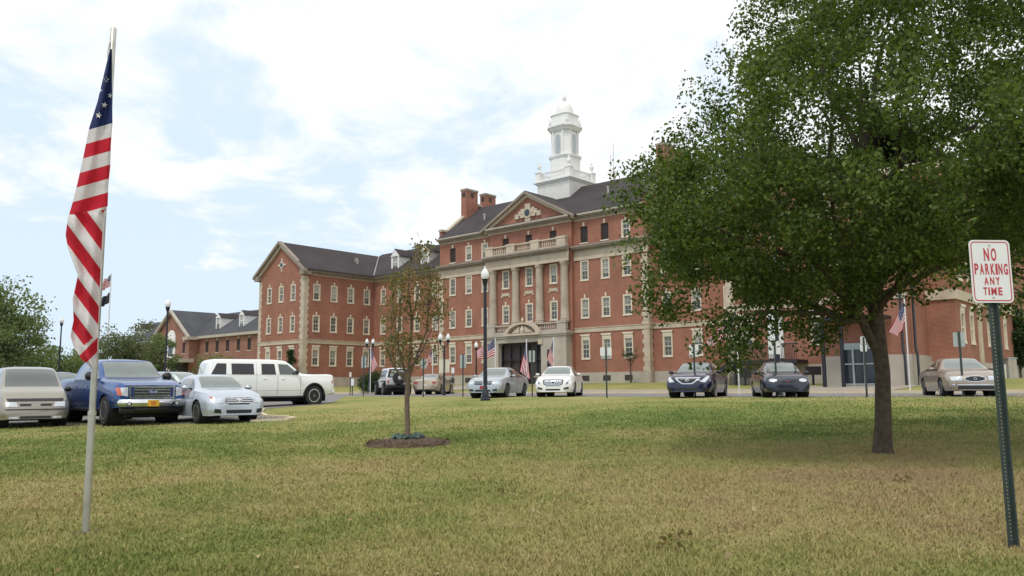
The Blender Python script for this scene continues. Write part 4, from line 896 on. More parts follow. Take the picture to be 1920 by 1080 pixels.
# the big tree
BT = gp(1655, 850); big_tree = thing('tree', 'large broad green tree on the lawn at right, dark forked trunk and low spreading crown', 'tree', BT)
def loc(px, py, d): q = at(px, py, d); return np.array([q.x - BT.x, q.y - BT.y, q.z - BT.z])
TD = BT.y
tr = MB(); tpts = [loc(1655, 850, TD) - np.array([0, 0, .1]), loc(1655, 835, TD), loc(1656, 790, TD), loc(1655, 700, TD), loc(1645, 620, TD), loc(1640, 560, TD), loc(1634, 500, TD + .05), loc(1628, 400, TD + .1), loc(1618, 280, TD + .2), loc(1612, 120, TD + .2)]
tr.tube(tpts, [.18, .138, .118, .108, .11, .105, .09, .07, .05, .02], 14)
limbs = []
def L_(a, b, r0, r1, bow=None, n=7): pts = limb(tr, a, b, r0, r1, .1, 8, n, bow); limbs.append(([np.array(p) for p in pts], r0, r1))
# low fork at left that splits from the trunk near head height, then limbs fanning out
L_(loc(1652, 675, TD), loc(1612, 590, TD - .1), .07, .062, n=3); L_(loc(1612, 600, TD - .1), loc(1540, 500, TD - .3), .075, .05); L_(loc(1612, 600, TD - .1), loc(1400, 590, TD - .5), .05, .02, (0, 0, .1))
L_(loc(1540, 500, TD - .3), loc(1330, 420, TD - .9), .05, .02); L_(loc(1540, 500, TD - .3), loc(1420, 300, TD - .2), .045, .02); L_(loc(1640, 560, TD), loc(1480, 300, TD + .9), .08, .02); L_(loc(1640, 600, TD), loc(1350, 520, TD + 1.2), .06, .02)
L_(loc(1634, 500, TD), loc(1540, 200, TD - .9), .07, .02); L_(loc(1640, 590, TD), loc(1760, 420, TD - 1.2), .06, .02); L_(loc(1638, 540, TD), loc(1840, 330, TD + .3), .07, .02); L_(loc(1640, 560, TD), loc(1720, 300, TD + 1.6), .07, .02)
L_(loc(1630, 430, TD), loc(1760, 120, TD - .6), .06, .02); L_(loc(1634, 500, TD), loc(1560, 380, TD - 2.2), .06, .02); L_(loc(1634, 480, TD), loc(1690, 240, TD - 2.4), .05, .02); L_(loc(1640, 580, TD), loc(1500, 450, TD + 2.4), .06, .02)
L_(loc(1620, 300, TD), loc(1500, 60, TD + .3), .05, .015); L_(loc(1618, 280, TD), loc(1680, -40, TD + .6), .05, .015); L_(loc(1625, 380, TD), loc(1900, 180, TD), .05, .02); L_(loc(1640, 560, TD), loc(1920, 420, TD + .8), .05, .02)
LP = np.concatenate([np.array(l[0]) for l in limbs])
# crown: clumps in a hollow dome
cz, RX, RU, RDn = 4.1, 4.3, 5.9, 2.0
CS = []
while len(CS) < 960:
    d = rng.normal(size=3); d /= np.linalg.norm(d); rr = rng.uniform(.0, 1) ** .42
    if rr < .52 and rng.random() < .6: continue
    z = d[2] * rr * (RU if d[2] > 0 else RDn); k = 1.0
    if d[2] > 0: k = 1 - .22 * (z / RU)
    wob = 1 + .10 * math.sin(d[0] * 7 + d[1] * 5) * math.cos(d[2] * 6 + 1)
    x, y = d[0] * rr * RX * k * wob, d[1] * rr * RX * k * wob
    q = np.array([x + .15, y, cz + z]); w = q + np.array(BT)
    # project to see which part of the outline it falls on: keep the see-through middle open
    dep = w @ FW; sx_, sy_ = 960 + FOC * (w @ RT) / dep, 540 - FOC * (w @ UP) / dep
    if (sx_ < 1480 and sy_ > 615) or sy_ > 655 or (sx_ > 1440 and sy_ > 575) or (sx_ > 1640 and sy_ > 500 - (sx_ - 1640) * .15): continue
    if sx_ < 1320 and sy_ > 545: continue
    if sx_ < np.interp(sy_, (-60, 0, 60, 150, 220, 280, 330, 380, 450, 520, 600), (1490, 1460, 1430, 1385, 1340, 1300, 1240, 1215, 1225, 1250, 1310)): continue
    hole = ((sx_ - 1545) / 75) ** 2 + ((sy_ - 250) / 60) ** 2
    hole2 = ((sx_ - 1700) / 80) ** 2 + ((sy_ - 285) / 30) ** 2; hole3 = ((sx_ - 1500) / 120) ** 2 + ((sy_ - 440) / 70) ** 2
    if (hole < 1 or hole2 < 1) and rng.random() < .8: continue
    if hole3 < 1 and rng.random() < .5: continue
    CS.append(q)
for sx_, sy_, dd in ((1165, 372, -.2), (1182, 330, .0), (1205, 318, .3), (1200, 400, -.4), (1225, 360, -.3), (1240, 310, 0), (1195, 470, -.5), (1225, 520, -.5), (1215, 560, -.3), (1250, 560, -.2), (1255, 585, -.3), (1300, 570, -.4),
                     (1350, 625, -.6), (1375, 650, -.6), (1400, 640, -.5), (1360, 600, -.5), (1430, 620, -.5), (1400, 610, -.6), (1345, 655, -.6), (1385, 672, -.6), (1440, 590, -.4), (1480, 585, -.3), (1530, 600, -.2), (1580, 575, -.1), (1320, 175, 0), (1365, 115, .2), (1395, 50, .1), (1420, 10, 0), (1345, 205, .1), (1290, 245, 0), (1262, 275, 0),
                     (1700, 520, -.8), (1690, 480, -.6), (1740, 480, -.8), (1715, 545, -.4), (1560, 620, 0), (1500, 610, .2), (1525, 640, 0)):
    CS.append(loc(sx_, sy_, TD + dd))
CS = np.array(CS)
NODE = [p for p in LP]; NR = [.03] * len(NODE); AX = loc(1640, 560, TD)
for q in sorted(CS, key=lambda c: np.linalg.norm(c - AX)):      # every clump hangs on the nearest limb, or on a clump nearer the trunk
    A_ = np.array(NODE); d = np.linalg.norm(A_ - q, axis=1) + .3 * np.maximum(A_[:, 2] - q[2], 0) + .06 * np.linalg.norm(A_ - AX, axis=1); i = int(np.argmin(d)); r_ = max(NR[i] * .75, .006)
    pts_ = limb(tr, NODE[i], q, r_, r_ * .5, .2, 4, 4); NODE += [np.array(pts_[2]), np.array(q)]; NR += [r_ * .8, r_ * .7]
tr.build('trunk', 'bark', big_tree, smooth=60)
rad = rng.uniform(.22, .40, len(CS))
np_mesh('crown', leaf_cloud(CS, rad, 215, .069), 4, 'leaf_big', big_tree)

# second tree of the same kind, only its left edge in the picture
T2 = gp(2120, 800); t2 = thing('tree', 'second broad green tree mostly outside the frame, its leaves showing behind the near sign', 'tree', T2)
c2 = []
while len(c2) < 200:
    d = rng.normal(size=3); d /= np.linalg.norm(d); rr = rng.uniform(0, 1) ** .4; c2.append([d[0] * rr * 3.6, d[1] * rr * 3.6, 4.0 + d[2] * rr * (3.2 if d[2] > 0 else 2.2)])
c2 = np.array(c2); m = MB(); m.tube([(0, 0, -.2), (0, 0, 1), (.1, 0, 2.6), (0, .1, 5)], [.2, .15, .12, .04], 10)
for q in c2[::2]: limb(m, (0, 0, 1.6 + rng.random() * 2.5), q, .035, .006, .15, 4, 4)
m.build('trunk', 'bark', t2, smooth=60); np_mesh('crown', leaf_cloud(c2, rng.uniform(.35, .55, len(c2)), 120, .10), 4, 'leaf_big', t2)

# the young tree in its mulch ring
YT = gp(765, 834); yt = thing('tree', 'thin young tree with sparse olive and russet leaves standing in a mulch ring', 'tree', YT)
def yl(px, py, d=0.0): q = at(px, py, YT.y + d); return np.array([q.x - YT.x, q.y - YT.y, q.z - YT.z])
m = MB(); m.tube([yl(763, 836), yl(764, 800), yl(763, 750), yl(765, 715), yl(768, 690)], [.062, .052, .048, .05, .05], 10)
stems = [((765, 715), (745, 640), (735, 560), .03), ((766, 705), (772, 600), (768, 500), .035), ((768, 700), (800, 620), (806, 520), .028), ((764, 712), (740, 690), (722, 640), .02), ((768, 695), (790, 660), (822, 600), .02), ((772, 600), (785, 540), (788, 468), .018), ((745, 640), (752, 560), (758, 505), .02), ((762, 718), (725, 650), (735, 610), .018)]
SP = []
for a, b, c, r in stems:
    d1, d2 = rng.uniform(-.4, .4, 2); A, B, C_ = yl(*a), yl(*b, d1 * .5), yl(*c, d2); m.tube([A, (A + B) / 2 + rng.normal(size=3) * .02, B, (B + C_) / 2 + rng.normal(size=3) * .03, C_], [r, r * .85, r * .65, r * .45, r * .2], 7); SP += [A, B, (B + C_) / 2, C_]
SP = np.array(SP); cs = []
OUT = [(790, 470, 8), (788, 500, 20), (785, 530, 40), (775, 560, 50), (770, 600, 52), (770, 640, 50), (772, 670, 48), (745, 585, 28), (815, 540, 18), (825, 580, 14), (735, 640, 20), (740, 530, 18)]
for px, py, w in OUT:
    for _ in range(19 if w > 30 else 9): cs.append(yl(px + rng.uniform(-w, w), py + rng.uniform(-14, 16), rng.uniform(-.6, .6)))
cs = np.array(cs)
for q in cs: i = int(np.argmin(np.linalg.norm(SP - q, axis=1) + .5 * np.maximum(SP[:, 2] - q[2], 0))); limb(m, SP[i], q, .008, .003, .15, 4, 3)
m.build('trunk', 'bark_pale', yt, smooth=60); np_mesh('crown', leaf_cloud(cs, rng.uniform(.12, .22, len(cs)), 16, .07, flat=.9), 4, 'leaf_young', yt)
m = MB(); ringv = []
for j, (r, h) in enumerate(((.80, -.01), (.74, .045), (.5, .10), (.2, .13), (.02, .14))):
    for i in range(40): a = 2 * math.pi * i / 40; rr = r * (1 + .05 * math.sin(i * 1.7) + .04 * math.sin(i * 3.1)); x, y = rr * math.cos(a), rr * math.sin(a); ringv.append((x, y, h + gxy(YT.x + x, YT.y + y) - YT.z + rng.uniform(-.008, .012)))
m.add(ringv, [(j * 40 + i, j * 40 + (i + 1) % 40, (j + 1) * 40 + (i + 1) % 40, (j + 1) * 40 + i) for j in range(4) for i in range(40)] + [tuple(160 + i for i in range(40))])
kind(m.build('mulch_ring', 'mulch', loc=tuple(YT)), 'stuff')
chips = leaf_cloud(np.array([[0, 0, .06]]), np.array([.75]), 1500, .05, flat=.06, asp=.4); chips[:, 2] = np.clip(chips[:, 2], .0, .16); wb_ = np_mesh('mulch_chips', chips, 4, 'mulch'); wb_.location = YT; kind(wb_, 'stuff')
m = MB(); vs = []
for j in range(13):
    for i in range(40):
        a = 2 * math.pi * i / 40; b = 2 * math.pi * j / 12; rr = .22 + .075 * math.cos(b) + .03 * math.sin(i * 1.3 + j); vs.append((rr * math.cos(a), rr * math.sin(a), .14 + .05 * math.sin(b) + .025 * math.sin(i * 2.3) + .02 * math.sin(i * 5.1 + j)))
m.add(vs, [(j * 40 + i, j * 40 + (i + 1) % 40, (j + 1) * 40 + (i + 1) % 40, (j + 1) * 40 + i) for j in range(12) for i in range(40)])
tag(m.build('watering_bag', 'tarp', loc=tuple(YT), smooth=60), 'crumpled green watering bag ringing the foot of the young tree', 'watering bag')

def bush_tree(name, P, w, h, label, mat, cl=60, per=90, leaf=.3, trunk=True, z0=.25, group=None, cat='tree', seedx=0, core=.5):
    t = thing(name, label, cat, P, 0, group); c = []
    while len(c) < cl:
        d = rng.normal(size=3); d /= np.linalg.norm(d); rr = rng.uniform(0, 1) ** core; c.append([d[0] * rr * w / 2, d[1] * rr * w / 2, h * (z0 + (1 - z0) / 2) + d[2] * rr * h * (1 - z0) / 2])
    c = np.array(c); np_mesh('crown', leaf_cloud(c, rng.uniform(.10, .20, cl) * w, per, leaf), 4, mat, t)
    m = MB(); m.tube([(0, 0, -.5), (0, 0, h * .3), (0, 0, h * .7)], [.03 * h, .022 * h, .008 * h], 8)
    for q in c[::2]: limb(m, (0, 0, h * (z0 * .6 + rng.random() * .3)), q, .008 * h, .002 * h, .15, 4, 3)
    m.build('trunk', 'bark', t); return t
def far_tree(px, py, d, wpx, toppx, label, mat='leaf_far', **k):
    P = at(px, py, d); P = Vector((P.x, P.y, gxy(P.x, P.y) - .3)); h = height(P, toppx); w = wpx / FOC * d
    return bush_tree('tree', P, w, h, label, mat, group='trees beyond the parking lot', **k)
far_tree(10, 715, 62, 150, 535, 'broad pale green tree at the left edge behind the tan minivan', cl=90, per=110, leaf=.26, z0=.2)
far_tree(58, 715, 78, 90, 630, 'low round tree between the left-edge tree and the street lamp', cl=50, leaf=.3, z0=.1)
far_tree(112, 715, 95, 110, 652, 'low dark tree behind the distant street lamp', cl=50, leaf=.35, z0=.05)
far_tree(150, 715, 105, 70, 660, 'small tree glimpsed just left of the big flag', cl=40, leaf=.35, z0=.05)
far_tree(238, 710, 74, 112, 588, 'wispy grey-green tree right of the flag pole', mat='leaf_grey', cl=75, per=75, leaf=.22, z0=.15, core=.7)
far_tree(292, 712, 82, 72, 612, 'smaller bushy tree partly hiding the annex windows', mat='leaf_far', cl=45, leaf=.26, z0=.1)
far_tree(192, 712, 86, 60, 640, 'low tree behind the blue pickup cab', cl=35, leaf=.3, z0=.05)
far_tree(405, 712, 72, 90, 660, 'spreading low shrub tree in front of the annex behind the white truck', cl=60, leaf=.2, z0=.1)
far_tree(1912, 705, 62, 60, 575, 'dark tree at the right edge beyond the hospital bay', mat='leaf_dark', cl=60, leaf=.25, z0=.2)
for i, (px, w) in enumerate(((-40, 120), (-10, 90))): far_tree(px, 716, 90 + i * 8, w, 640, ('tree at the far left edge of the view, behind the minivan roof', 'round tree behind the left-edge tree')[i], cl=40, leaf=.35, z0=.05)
P = at(700, 735, 66); P.z = gxy(P.x, P.y)
bush_tree('shrub', P, 2.3, 1.75, 'round clipped green shrub by the twin lamp post', 'leaf_dark', cl=110, per=90, leaf=.10, z0=.02, cat='shrub', core=.6)
P = W(-35.3, -10.9); t = thing('shrub', 'narrow cone-shaped dark evergreen at the corner of the gabled wing', 'shrub', P)
c = np.array([[rng.normal() * .5 * (1 - z / 4.4), rng.normal() * .5 * (1 - z / 4.4), z] for z in rng.uniform(.2, 3.9, 120)]); np_mesh('foliage', leaf_cloud(c, np.full(120, .36), 60, .12), 4, 'leaf_dark', t); MB().tube([(0, 0, -.3), (0, 0, 3.6)], [.12, .02], 6).build('trunk', 'bark', t)
P = W(3.9, -1.6); P.z = gxy(P.x, P.y); bush_tree('tree', P, 1.7, 3.1, 'tiny bare-stemmed sapling against the hospital wall', 'leaf_dark', cl=22, per=40, leaf=.09, z0=.6)

# grass blades on the near lawn
n_ = 330000
d = 4.3 * (34 / 4.3) ** (rng.random(n_) ** 1.15); lat = rng.uniform(-.70, .70, n_) * d; px_, py_ = lat, d
zz = np.interp(px_ * N[0] + py_ * N[1] - O_N, _kx, _kz)
clump = np.sin(px_ * 3.1 + 2 * np.sin(py_ * 2.3)) * np.sin(py_ * 3.7 + 1.5 * np.sin(px_ * 1.9)) + rng.normal(size=n_) * .5
hgt = (.016 + .018 * rng.random(n_) + .008 * np.clip(clump, -1, 1.5)) * (1 + .02 * d); keep = (hgt > .008) & (rng.random(n_) < np.clip((34 - d) / 16, 0, 1)) & (np.hypot(px_ - YT.x, py_ - YT.y) > .8); 
base = np.stack([px_, py_, zz - .003], 1)[keep]; hgt = hgt[keep]; k = len(base); ang = rng.uniform(0, 6.283, k); wd = rng.uniform(.003, .006, k) * (1 + .09 * base[:, 1]); dx = np.stack([np.cos(ang) * wd, np.sin(ang) * wd, np.zeros(k)], 1)
lean = np.stack([rng.normal(size=k) * .45, rng.normal(size=k) * .45, np.ones(k)], 1) * hgt[:, None]
kind(np_mesh('grass', np.stack([base - dx, base + dx, base + lean], 1).reshape(-1, 3), 3, 'blades'), 'stuff')
# a few taller weed tufts and dry leaves
q_ = []
while len(q_) < 260:
    d_ = 4.6 * (24 / 4.6) ** rng.random(); l_ = rng.uniform(-.68, .68) * d_; q_.append((l_, d_, gxy(l_, d_) + .03))
kind(np_mesh('fallen_leaves', leaf_cloud(np.array(q_), np.full(len(q_), .02), 1, .055, flat=.1, up=3.0), 4, 'straw'), 'stuff')
tc_ = np.array([[*(np.array(gp(x, y))[:3])] for x, y in ((1270, 1020), (1255, 1032), (950, 925), (1285, 1008), (1690, 905))])
kind(np_mesh('weed_tuft', leaf_cloud(tc_ + np.array([0, 0, .03]), np.full(len(tc_), .11), 22, .045, flat=.35), 4, 'leaf_young'), 'stuff')
# ------------------------------------------------------------------ vehicles
def pchip(xs, ys, q):
    xs, ys, q = map(lambda a: np.asarray(a, float), (xs, ys, q)); h = np.diff(xs); d = np.diff(ys) / h; m = np.zeros(len(xs)); m[0], m[-1] = d[0], d[-1]
    for i in range(1, len(xs) - 1): m[i] = 0 if d[i - 1] * d[i] <= 0 else 2 * d[i - 1] * d[i] / (d[i - 1] + d[i])
    i = np.clip(np.searchsorted(xs, q) - 1, 0, len(xs) - 2); t = (q - xs[i]) / h[i]
    return (2 * t ** 3 - 3 * t ** 2 + 1) * ys[i] + (t ** 3 - 2 * t ** 2 + t) * h[i] * m[i] + (-2 * t ** 3 + 3 * t ** 2) * ys[i + 1] + (t ** 3 - t ** 2) * h[i] * m[i + 1]
class Car:
    """shell lofted from stations (x, sill z, shoulder z, top z, sill half width, widest, shoulder, top half width)"""
    def __init__(s, label, cat, P, heading, paint, st, wheels, R, wid=.20, nose=(.30, .24), tail=(.25, .16), slope=(.10, .05), clip=None, front_r=.25, group='vehicles parked along the road and in the lot', name='parked_car', rimmat='rim', track=None):
        s.t = thing(name, label, cat, P, heading, group); s.paint = paint; st = np.array(st, float); s.st = st; s.x0, s.x1 = st[0, 0], st[-1, 0]
        X = np.unique(np.concatenate([np.arange(s.x0, s.x1, .05), [s.x1], s.x1 - np.array([.01, .03, .07]), s.x0 + np.array([.01, .03, .07])]))
        A = [pchip(st[:, 0], st[:, k], X) for k in range(1, 8)]
        df, dr = s.x1 - X, X - s.x0
        kf = np.where(df < nose[0], 1 - nose[1] * (1 - df / nose[0]) ** 2.4, 1) * np.where(dr < tail[0], 1 - tail[1] * (1 - dr / tail[0]) ** 2.4, 1)
        V, NX = [], len(X)
        for i, x in enumerate(X):
            zb, zs, zt, wb, wm, ws, wt = [a[i] for a in A]; wb, wm, ws, wt = [w * kf[i] for w in (wb, wm, ws, wt)]; ze = zs + (zt - zs) * .88
            sec = [(0, zb), (wb * .5, zb), (wb * .95, zb), (wb, zb + .04), (wm * .992, zb + (zs - zb) * .28), (wm, zb + (zs - zb) * .5), (wm * .995, zb + (zs - zb) * .75), (ws, zs), (ws * .97 + wt * .03, zs + (ze - zs) * .12), ((ws + wt) / 2 + .012, zs + (ze - zs) * .55), (wt, ze), (wt * .88, zt - (zt - ze) * .35), (wt * .5, zt - .004), (0, zt)]
            sec = np.array(sec); q = [];
            for a in range(len(sec) - 1):
                p0, p1, p2, p3 = sec[max(a - 1, 0)], sec[a], sec[a + 1], sec[min(a + 2, len(sec) - 1)]
                for t in (0, 1 / 3, 2 / 3):
                    c = .5 * ((2 * p1) + (-p0 + p2) * t + (2 * p0 - 5 * p1 + 4 * p2 - p3) * t * t + (-p0 + 3 * p1 - 3 * p2 + p3) * t ** 3); q.append(c if t else p1)
            q.append(sec[-1]); q = np.array(q); zn = (q[:, 1] - zb) / max(zt - zb, .1)
            xs = x - slope[0] * max(0, 1 - df[i] / .5) * np.clip(zn - .35, 0, 1) ** 1.3 + slope[1] * max(0, 1 - dr[i] / .5) * np.clip(zn - .35, 0, 1)
            V.append(np.stack([xs, q[:, 0], q[:, 1]], 1))
        V = np.array(V); K = V.shape[1]; s.top = V
        full = np.concatenate([V, V[:, -2:0:-1] * np.array([1, -1, 1])], 1); K2 = full.shape[1]; verts = full.reshape(-1, 3).copy()
        for wx in wheels:   # push the arch rim to a clean circle
            rr = np.hypot(verts[:, 0] - wx, verts[:, 2] - R); ra = R + .055; side = np.abs(verts[:, 1]) > .45
            near = (rr < ra) & (rr > ra - .06) & side; sc = np.where(near, ra / np.maximum(rr, 1e-3), 1); verts[:, 0] = wx + (verts[:, 0] - wx) * sc; verts[:, 2] = np.where(near, R + (verts[:, 2] - R) * sc, verts[:, 2])
        faces = []
        for i in range(NX - 1):
            for j in range(K2):
                f = (i * K2 + j, (i + 1) * K2 + j, (i + 1) * K2 + (j + 1) % K2, i * K2 + (j + 1) % K2); c = verts[list(f)].mean(0)
                if any(math.hypot(c[0] - wx, c[2] - R) < R + .045 for wx in wheels) and abs(c[1]) > .45: continue
                faces.append(f)
        faces += [tuple(range(K2)), tuple((NX - 1) * K2 + j for j in range(K2))]
        s.mb = MB(); s.mb.v = [tuple(v) for v in verts]; s.mb.f = faces; s.body = s.mb.build('body', paint, s.t, smooth=50)
        s.bvh = BVHTree.FromPolygons([Vector(v) for v in full.reshape(-1, 3)], [(i * K2 + j, (i + 1) * K2 + j, (i + 1) * K2 + (j + 1) % K2, i * K2 + (j + 1) % K2) for i in range(NX - 1) for j in range(K2)] + [tuple((NX - 1) * K2 + j for j in range(K2)), tuple(range(K2))])
        wmax = st[:, 5].max(); s.w = wmax; tk = (track or wmax) - .005
        u = MB(); u.box(s.x0 + .25, s.x1 - .3, -(wmax - wid - .16), wmax - wid - .16, .2, st[:, 2].min() * .85)
        for wx in wheels:
            for sg in (-1, 1): u.lathe([(R + .06, sg * (wmax - wid - .17)), (R + .06, sg * (wmax - .06))], (wx, 0, R), 22, 'y')
        # open well: drop the outer disc so the wheel shows
        u.f = [f for f in u.f if not (len(f) == 22 and abs(abs(u.v[f[0]][1]) - (wmax - .06)) < 1e-4)]
        u.build('underbody', 'underbody', s.t)
        for wx in wheels:
            for sg in (-1, 1):
                yo = sg * tk; yi = sg * (tk - wid)
                w = MB().lathe([(R * .62, 0), (R * .66, -.012), (R * .94, -.0), (R, -.03), (R, -wid + .03), (R * .94, -wid), (R * .5, -wid)], (0, 0, 0), 26, 'y').build('wheel', 'tyre', s.t, smooth=30, loc=(wx, yo, R), rot=(0, 0, 0 if sg > 0 else math.pi))
                rm = MB(); rm.lathe([(R * .64, -.02), (R * .64, .004), (R * .58, .004), (R * .56, -.03)], (0, 0, 0), 26, 'y'); rm.lathe([(R * .14, -.03), (R * .12, .0)], (0, 0, 0), 12, 'y')
                for k in range(7 if R > .38 else 5):
                    a = k * 2 * math.pi / (7 if R > .38 else 5) + .3; c_, s_ = math.cos(a), math.sin(a); p = [(.10 * R, -.07 * R * 1.4), (.60 * R, -.085 * R), (.60 * R, .085 * R), (.10 * R, .07 * R * 1.4)]
                    rm.prism([(x * c_ - z * s_, x * s_ + z * c_) for x, z in p], 'y', -.035, -.006)
                rm.build('rim', rimmat, w); MB().lathe([(R * .56, -.06), (R * .56, -.05)], (0, 0, 0), 20, 'y').build('spoke_shade', 'underbody', w)  # black disc imitates the shade seen between the spokes
    def patch(s, name, poly, view, mat, eps=.006, parent=None, n=6, both=False, thick=.0):
        for sg in ((1, -1) if both else (1,)):
            bm = bmesh.new(); P3 = []
            for a, b in poly: P3.append({'F': (0, a * sg, b), 'R': (0, a * sg, b), 'L': (a, 0, b), 'T': (a, b * sg, 0)}[view])
            bm.faces.new([bm.verts.new(p) for p in P3]); bmesh.ops.triangulate(bm, faces=bm.faces)
            for _ in range(n):
                lg = [e for e in bm.edges if e.calc_length() > .07]
                if not lg: break
                bmesh.ops.subdivide_edges(bm, edges=lg, cuts=1); bmesh.ops.triangulate(bm, faces=bm.faces)
            dr = {'F': Vector((-1, 0, 0)), 'R': Vector((1, 0, 0)), 'L': Vector((0, -sg, 0)), 'T': Vector((0, 0, -1))}[view]
            for v in bm.verts:
                o = v.co - dr * 6; hit, nn, _, _ = s.bvh.ray_cast(o, dr, 20)
                if hit is None: hit, nn, _, _ = s.bvh.find_nearest(v.co - dr * 2.0)
                v.co = hit - dr * eps
            bmesh.ops.recalc_face_normals(bm, faces=bm.faces); me = bpy.data.meshes.new(name); bm.to_mesh(me); bm.free()
            me.materials.append(M[mat] if isinstance(mat, str) else mat)
            for p in me.polygons: p.use_smooth = True
            if len(me.polygons) and (sum((p.normal for p in me.polygons), Vector()).dot(dr) > 0): me.flip_normals()
            o = bpy.data.objects.new(name, me); COL.objects.link(o); o.parent = parent or s.t
        return o
    def box(s, name, mat, x0, x1, y0, y1, z0, z1, parent=None, bevel=0.0, both=False):
        for sg in ((1, -1) if both else (1,)):
            o = MB().box(x0, x1, min(y0 * sg, y1 * sg), max(y0 * sg, y1 * sg), z0, z1).build(name, mat, parent or s.t)
            if bevel:
                b = bmesh.new(); b.from_mesh(o.data); bmesh.ops.bevel(b, geom=list(b.edges), offset=bevel, segments=3, affect='EDGES'); b.to_mesh(o.data); b.free()
                for p in o.data.polygons: p.use_smooth = True
        return o
    def mirrors(s, x, y, z, mat, sz=(.10, .11, .07)):
        for sg in (1, -1):
            o = s.box('mirror', mat, x - sz[0], x + sz[0] * .7, sg * y if sg > 0 else -y - 2 * sz[1], (y + 2 * sz[1]) if sg > 0 else -y, z, z + 2 * sz[2], bevel=.045)
            MB().box(x - .03, x + .04, min(sg * (y - .10), sg * (y + .04)), max(sg * (y - .10), sg * (y + .04)), z + .02, z + .06).build('mirror_arm', 'black_plastic', o)
    def face_prims(s): pass
    def seam(s, xs, z0, z1):
        for x in xs: s.patch('door_gap', [(x - .007, z0), (x + .007, z0), (x + .007, z1), (x - .007, z1)], 'L', 'underbody', .003, both=True)
    def handle(s, xs, z):
        for x in xs:
            for sg in (1, -1):
                h, _, _, _ = s.bvh.ray_cast(Vector((x, sg * 5, z)), Vector((0, -sg, 0)), 9)
                if h: s.box('door_handle', s.paint, x - .09, x + .09, h.y - .025, h.y + .025, z - .018, z + .018, bevel=.008)
def face(P, deg, px=None):
    """heading of a car at P: 0 looks straight back at the camera, positive turns its nose to the right of the picture"""
    return math.atan2(-P[1], -P[0]) + math.radians(deg)
def nose(px, py, half, deg):
    """centre and heading of a car whose front bumper stands over that spot of the ground"""
    q = gp(px, py); h = face(q, deg); c_ = Vector((q.x - half * math.cos(h), q.y - half * math.sin(h), 0)); c_.z = gxy(c_.x, c_.y) + .008; return c_, h
SEDAN = [(-2.42, .36, .82, .96, .72, .84, .78, .60), (-2.15, .27, .90, 1.05, .82, .90, .84, .66), (-1.7, .20, .94, 1.10, .86, .915, .87, .66), (-1.30, .18, .95, 1.17, .87, .92, .88, .63), (-.70, .18, .95, 1.40, .88, .92, .88, .56), (-.15, .18, .94, 1.46, .88, .92, .88, .565), (.40, .18, .93, 1.43, .88, .92, .88, .57), (.75, .18, .925, 1.28, .88, .92, .88, .60), (1.18, .19, .915, 1.02, .87, .92, .87, .68), (1.70, .20, .87, .965, .86, .915, .84, .66), (2.12, .20, .79, .87, .82, .88, .78, .60), (2.42, .22, .66, .72, .78, .84, .72, .52)]
def scaled(st, L=1, Wd=1, Hh=1): return [(a[0] * L, a[1] * Hh, a[2] * Hh, a[3] * Hh, *[w * Wd for w in a[4:]]) for a in st]
def greenhouse(c, ws=(1.05, 1.40), front='car_glass_pale', side='car_glass', back=True, k=1.0, wt=.56, wb=.655, x=(-1.45, -.12, -.05, 1.0), zt=1.345, zb=.965, xs=1.0, rear=(1.10, 1.36)):
    c.patch('windscreen', [(-wb * k, ws[0]), (wb * k, ws[0]), (wt * k, ws[1] - .012), (0, ws[1] - .004), (-wt * k, ws[1] - .012)], 'F', front, .012)
    if back: c.patch('rear_window', [(-wb * k, rear[0]), (wb * k, rear[0]), (wt * k * .98, rear[1]), (-wt * k * .98, rear[1])], 'R', side, .006)
    x0, xm, xn, x1 = [v * xs for v in x]
    c.patch('side_window', [(x0, zb + .02), (xm, zb), (xm, zt), (x0 + .55 * xs, zt - .01), (x0 + .28 * xs, zt - .10)], 'L', side, .005, both=True)
    c.patch('side_window', [(xn, zb), (x1, zb), (x1 - .22 * xs, zb + .14), (xn + .42 * xs, zt - .01), (xn, zt)], 'L', side, .005, both=True)
def ellipse(cx_, cz, a, b, n=16): return [(cx_ + a * math.cos(2 * math.pi * i / n), cz + b * math.sin(2 * math.pi * i / n)) for i in range(n)]
def badge(c, cx_, cz, a, b, kind_):
    if kind_ == 'oval': c.patch('emblem', ellipse(cx_, cz, a, b), 'F', 'chrome', .05); o = c.patch('emblem_field', ellipse(cx_, cz, a * .88, b * .82), 'F', M_BLUE, .053); return o
    o = c.patch('emblem', ellipse(cx_, cz, a, b), 'F', 'chrome', .03); c.patch('emblem_field', ellipse(cx_, cz, a * .76, b * .76), 'F', 'black_plastic', .032)
    if kind_ == 'ovals': c.patch('emblem_ring', ellipse(cx_, cz + b * .28, a * .66, b * .36), 'F', 'chrome', .034); c.patch('emblem_bar', ellipse(cx_, cz, a * .2, b * .8), 'F', 'chrome', .036)
    if kind_ == 'slant': c.patch('emblem_bar', [(cx_ - a * .5, cz - b * .6), (cx_ - a * .25, cz - b * .6), (cx_ + a * .5, cz + b * .6), (cx_ + a * .25, cz + b * .6)], 'F', 'chrome', .034)
    return o
M_BLUE = pmat('blue enamel', (.01, .03, .16), .3)
PL_W = pmat('pale number plate', (.6, .58, .5), .5); PL_Y = pmat('yellow number plate', (.75, .42, .03), .5); PL_R = pmat('dark red number plate', (.30, .03, .04), .5)
def plate(c, z, mat, dx=.02, w=.155, h=.075, end='F', y=0): return c.patch('number_plate', [(y - w, z - h), (y + w, z - h), (y + w, z + h), (y - w, z + h)], end, mat, dx)

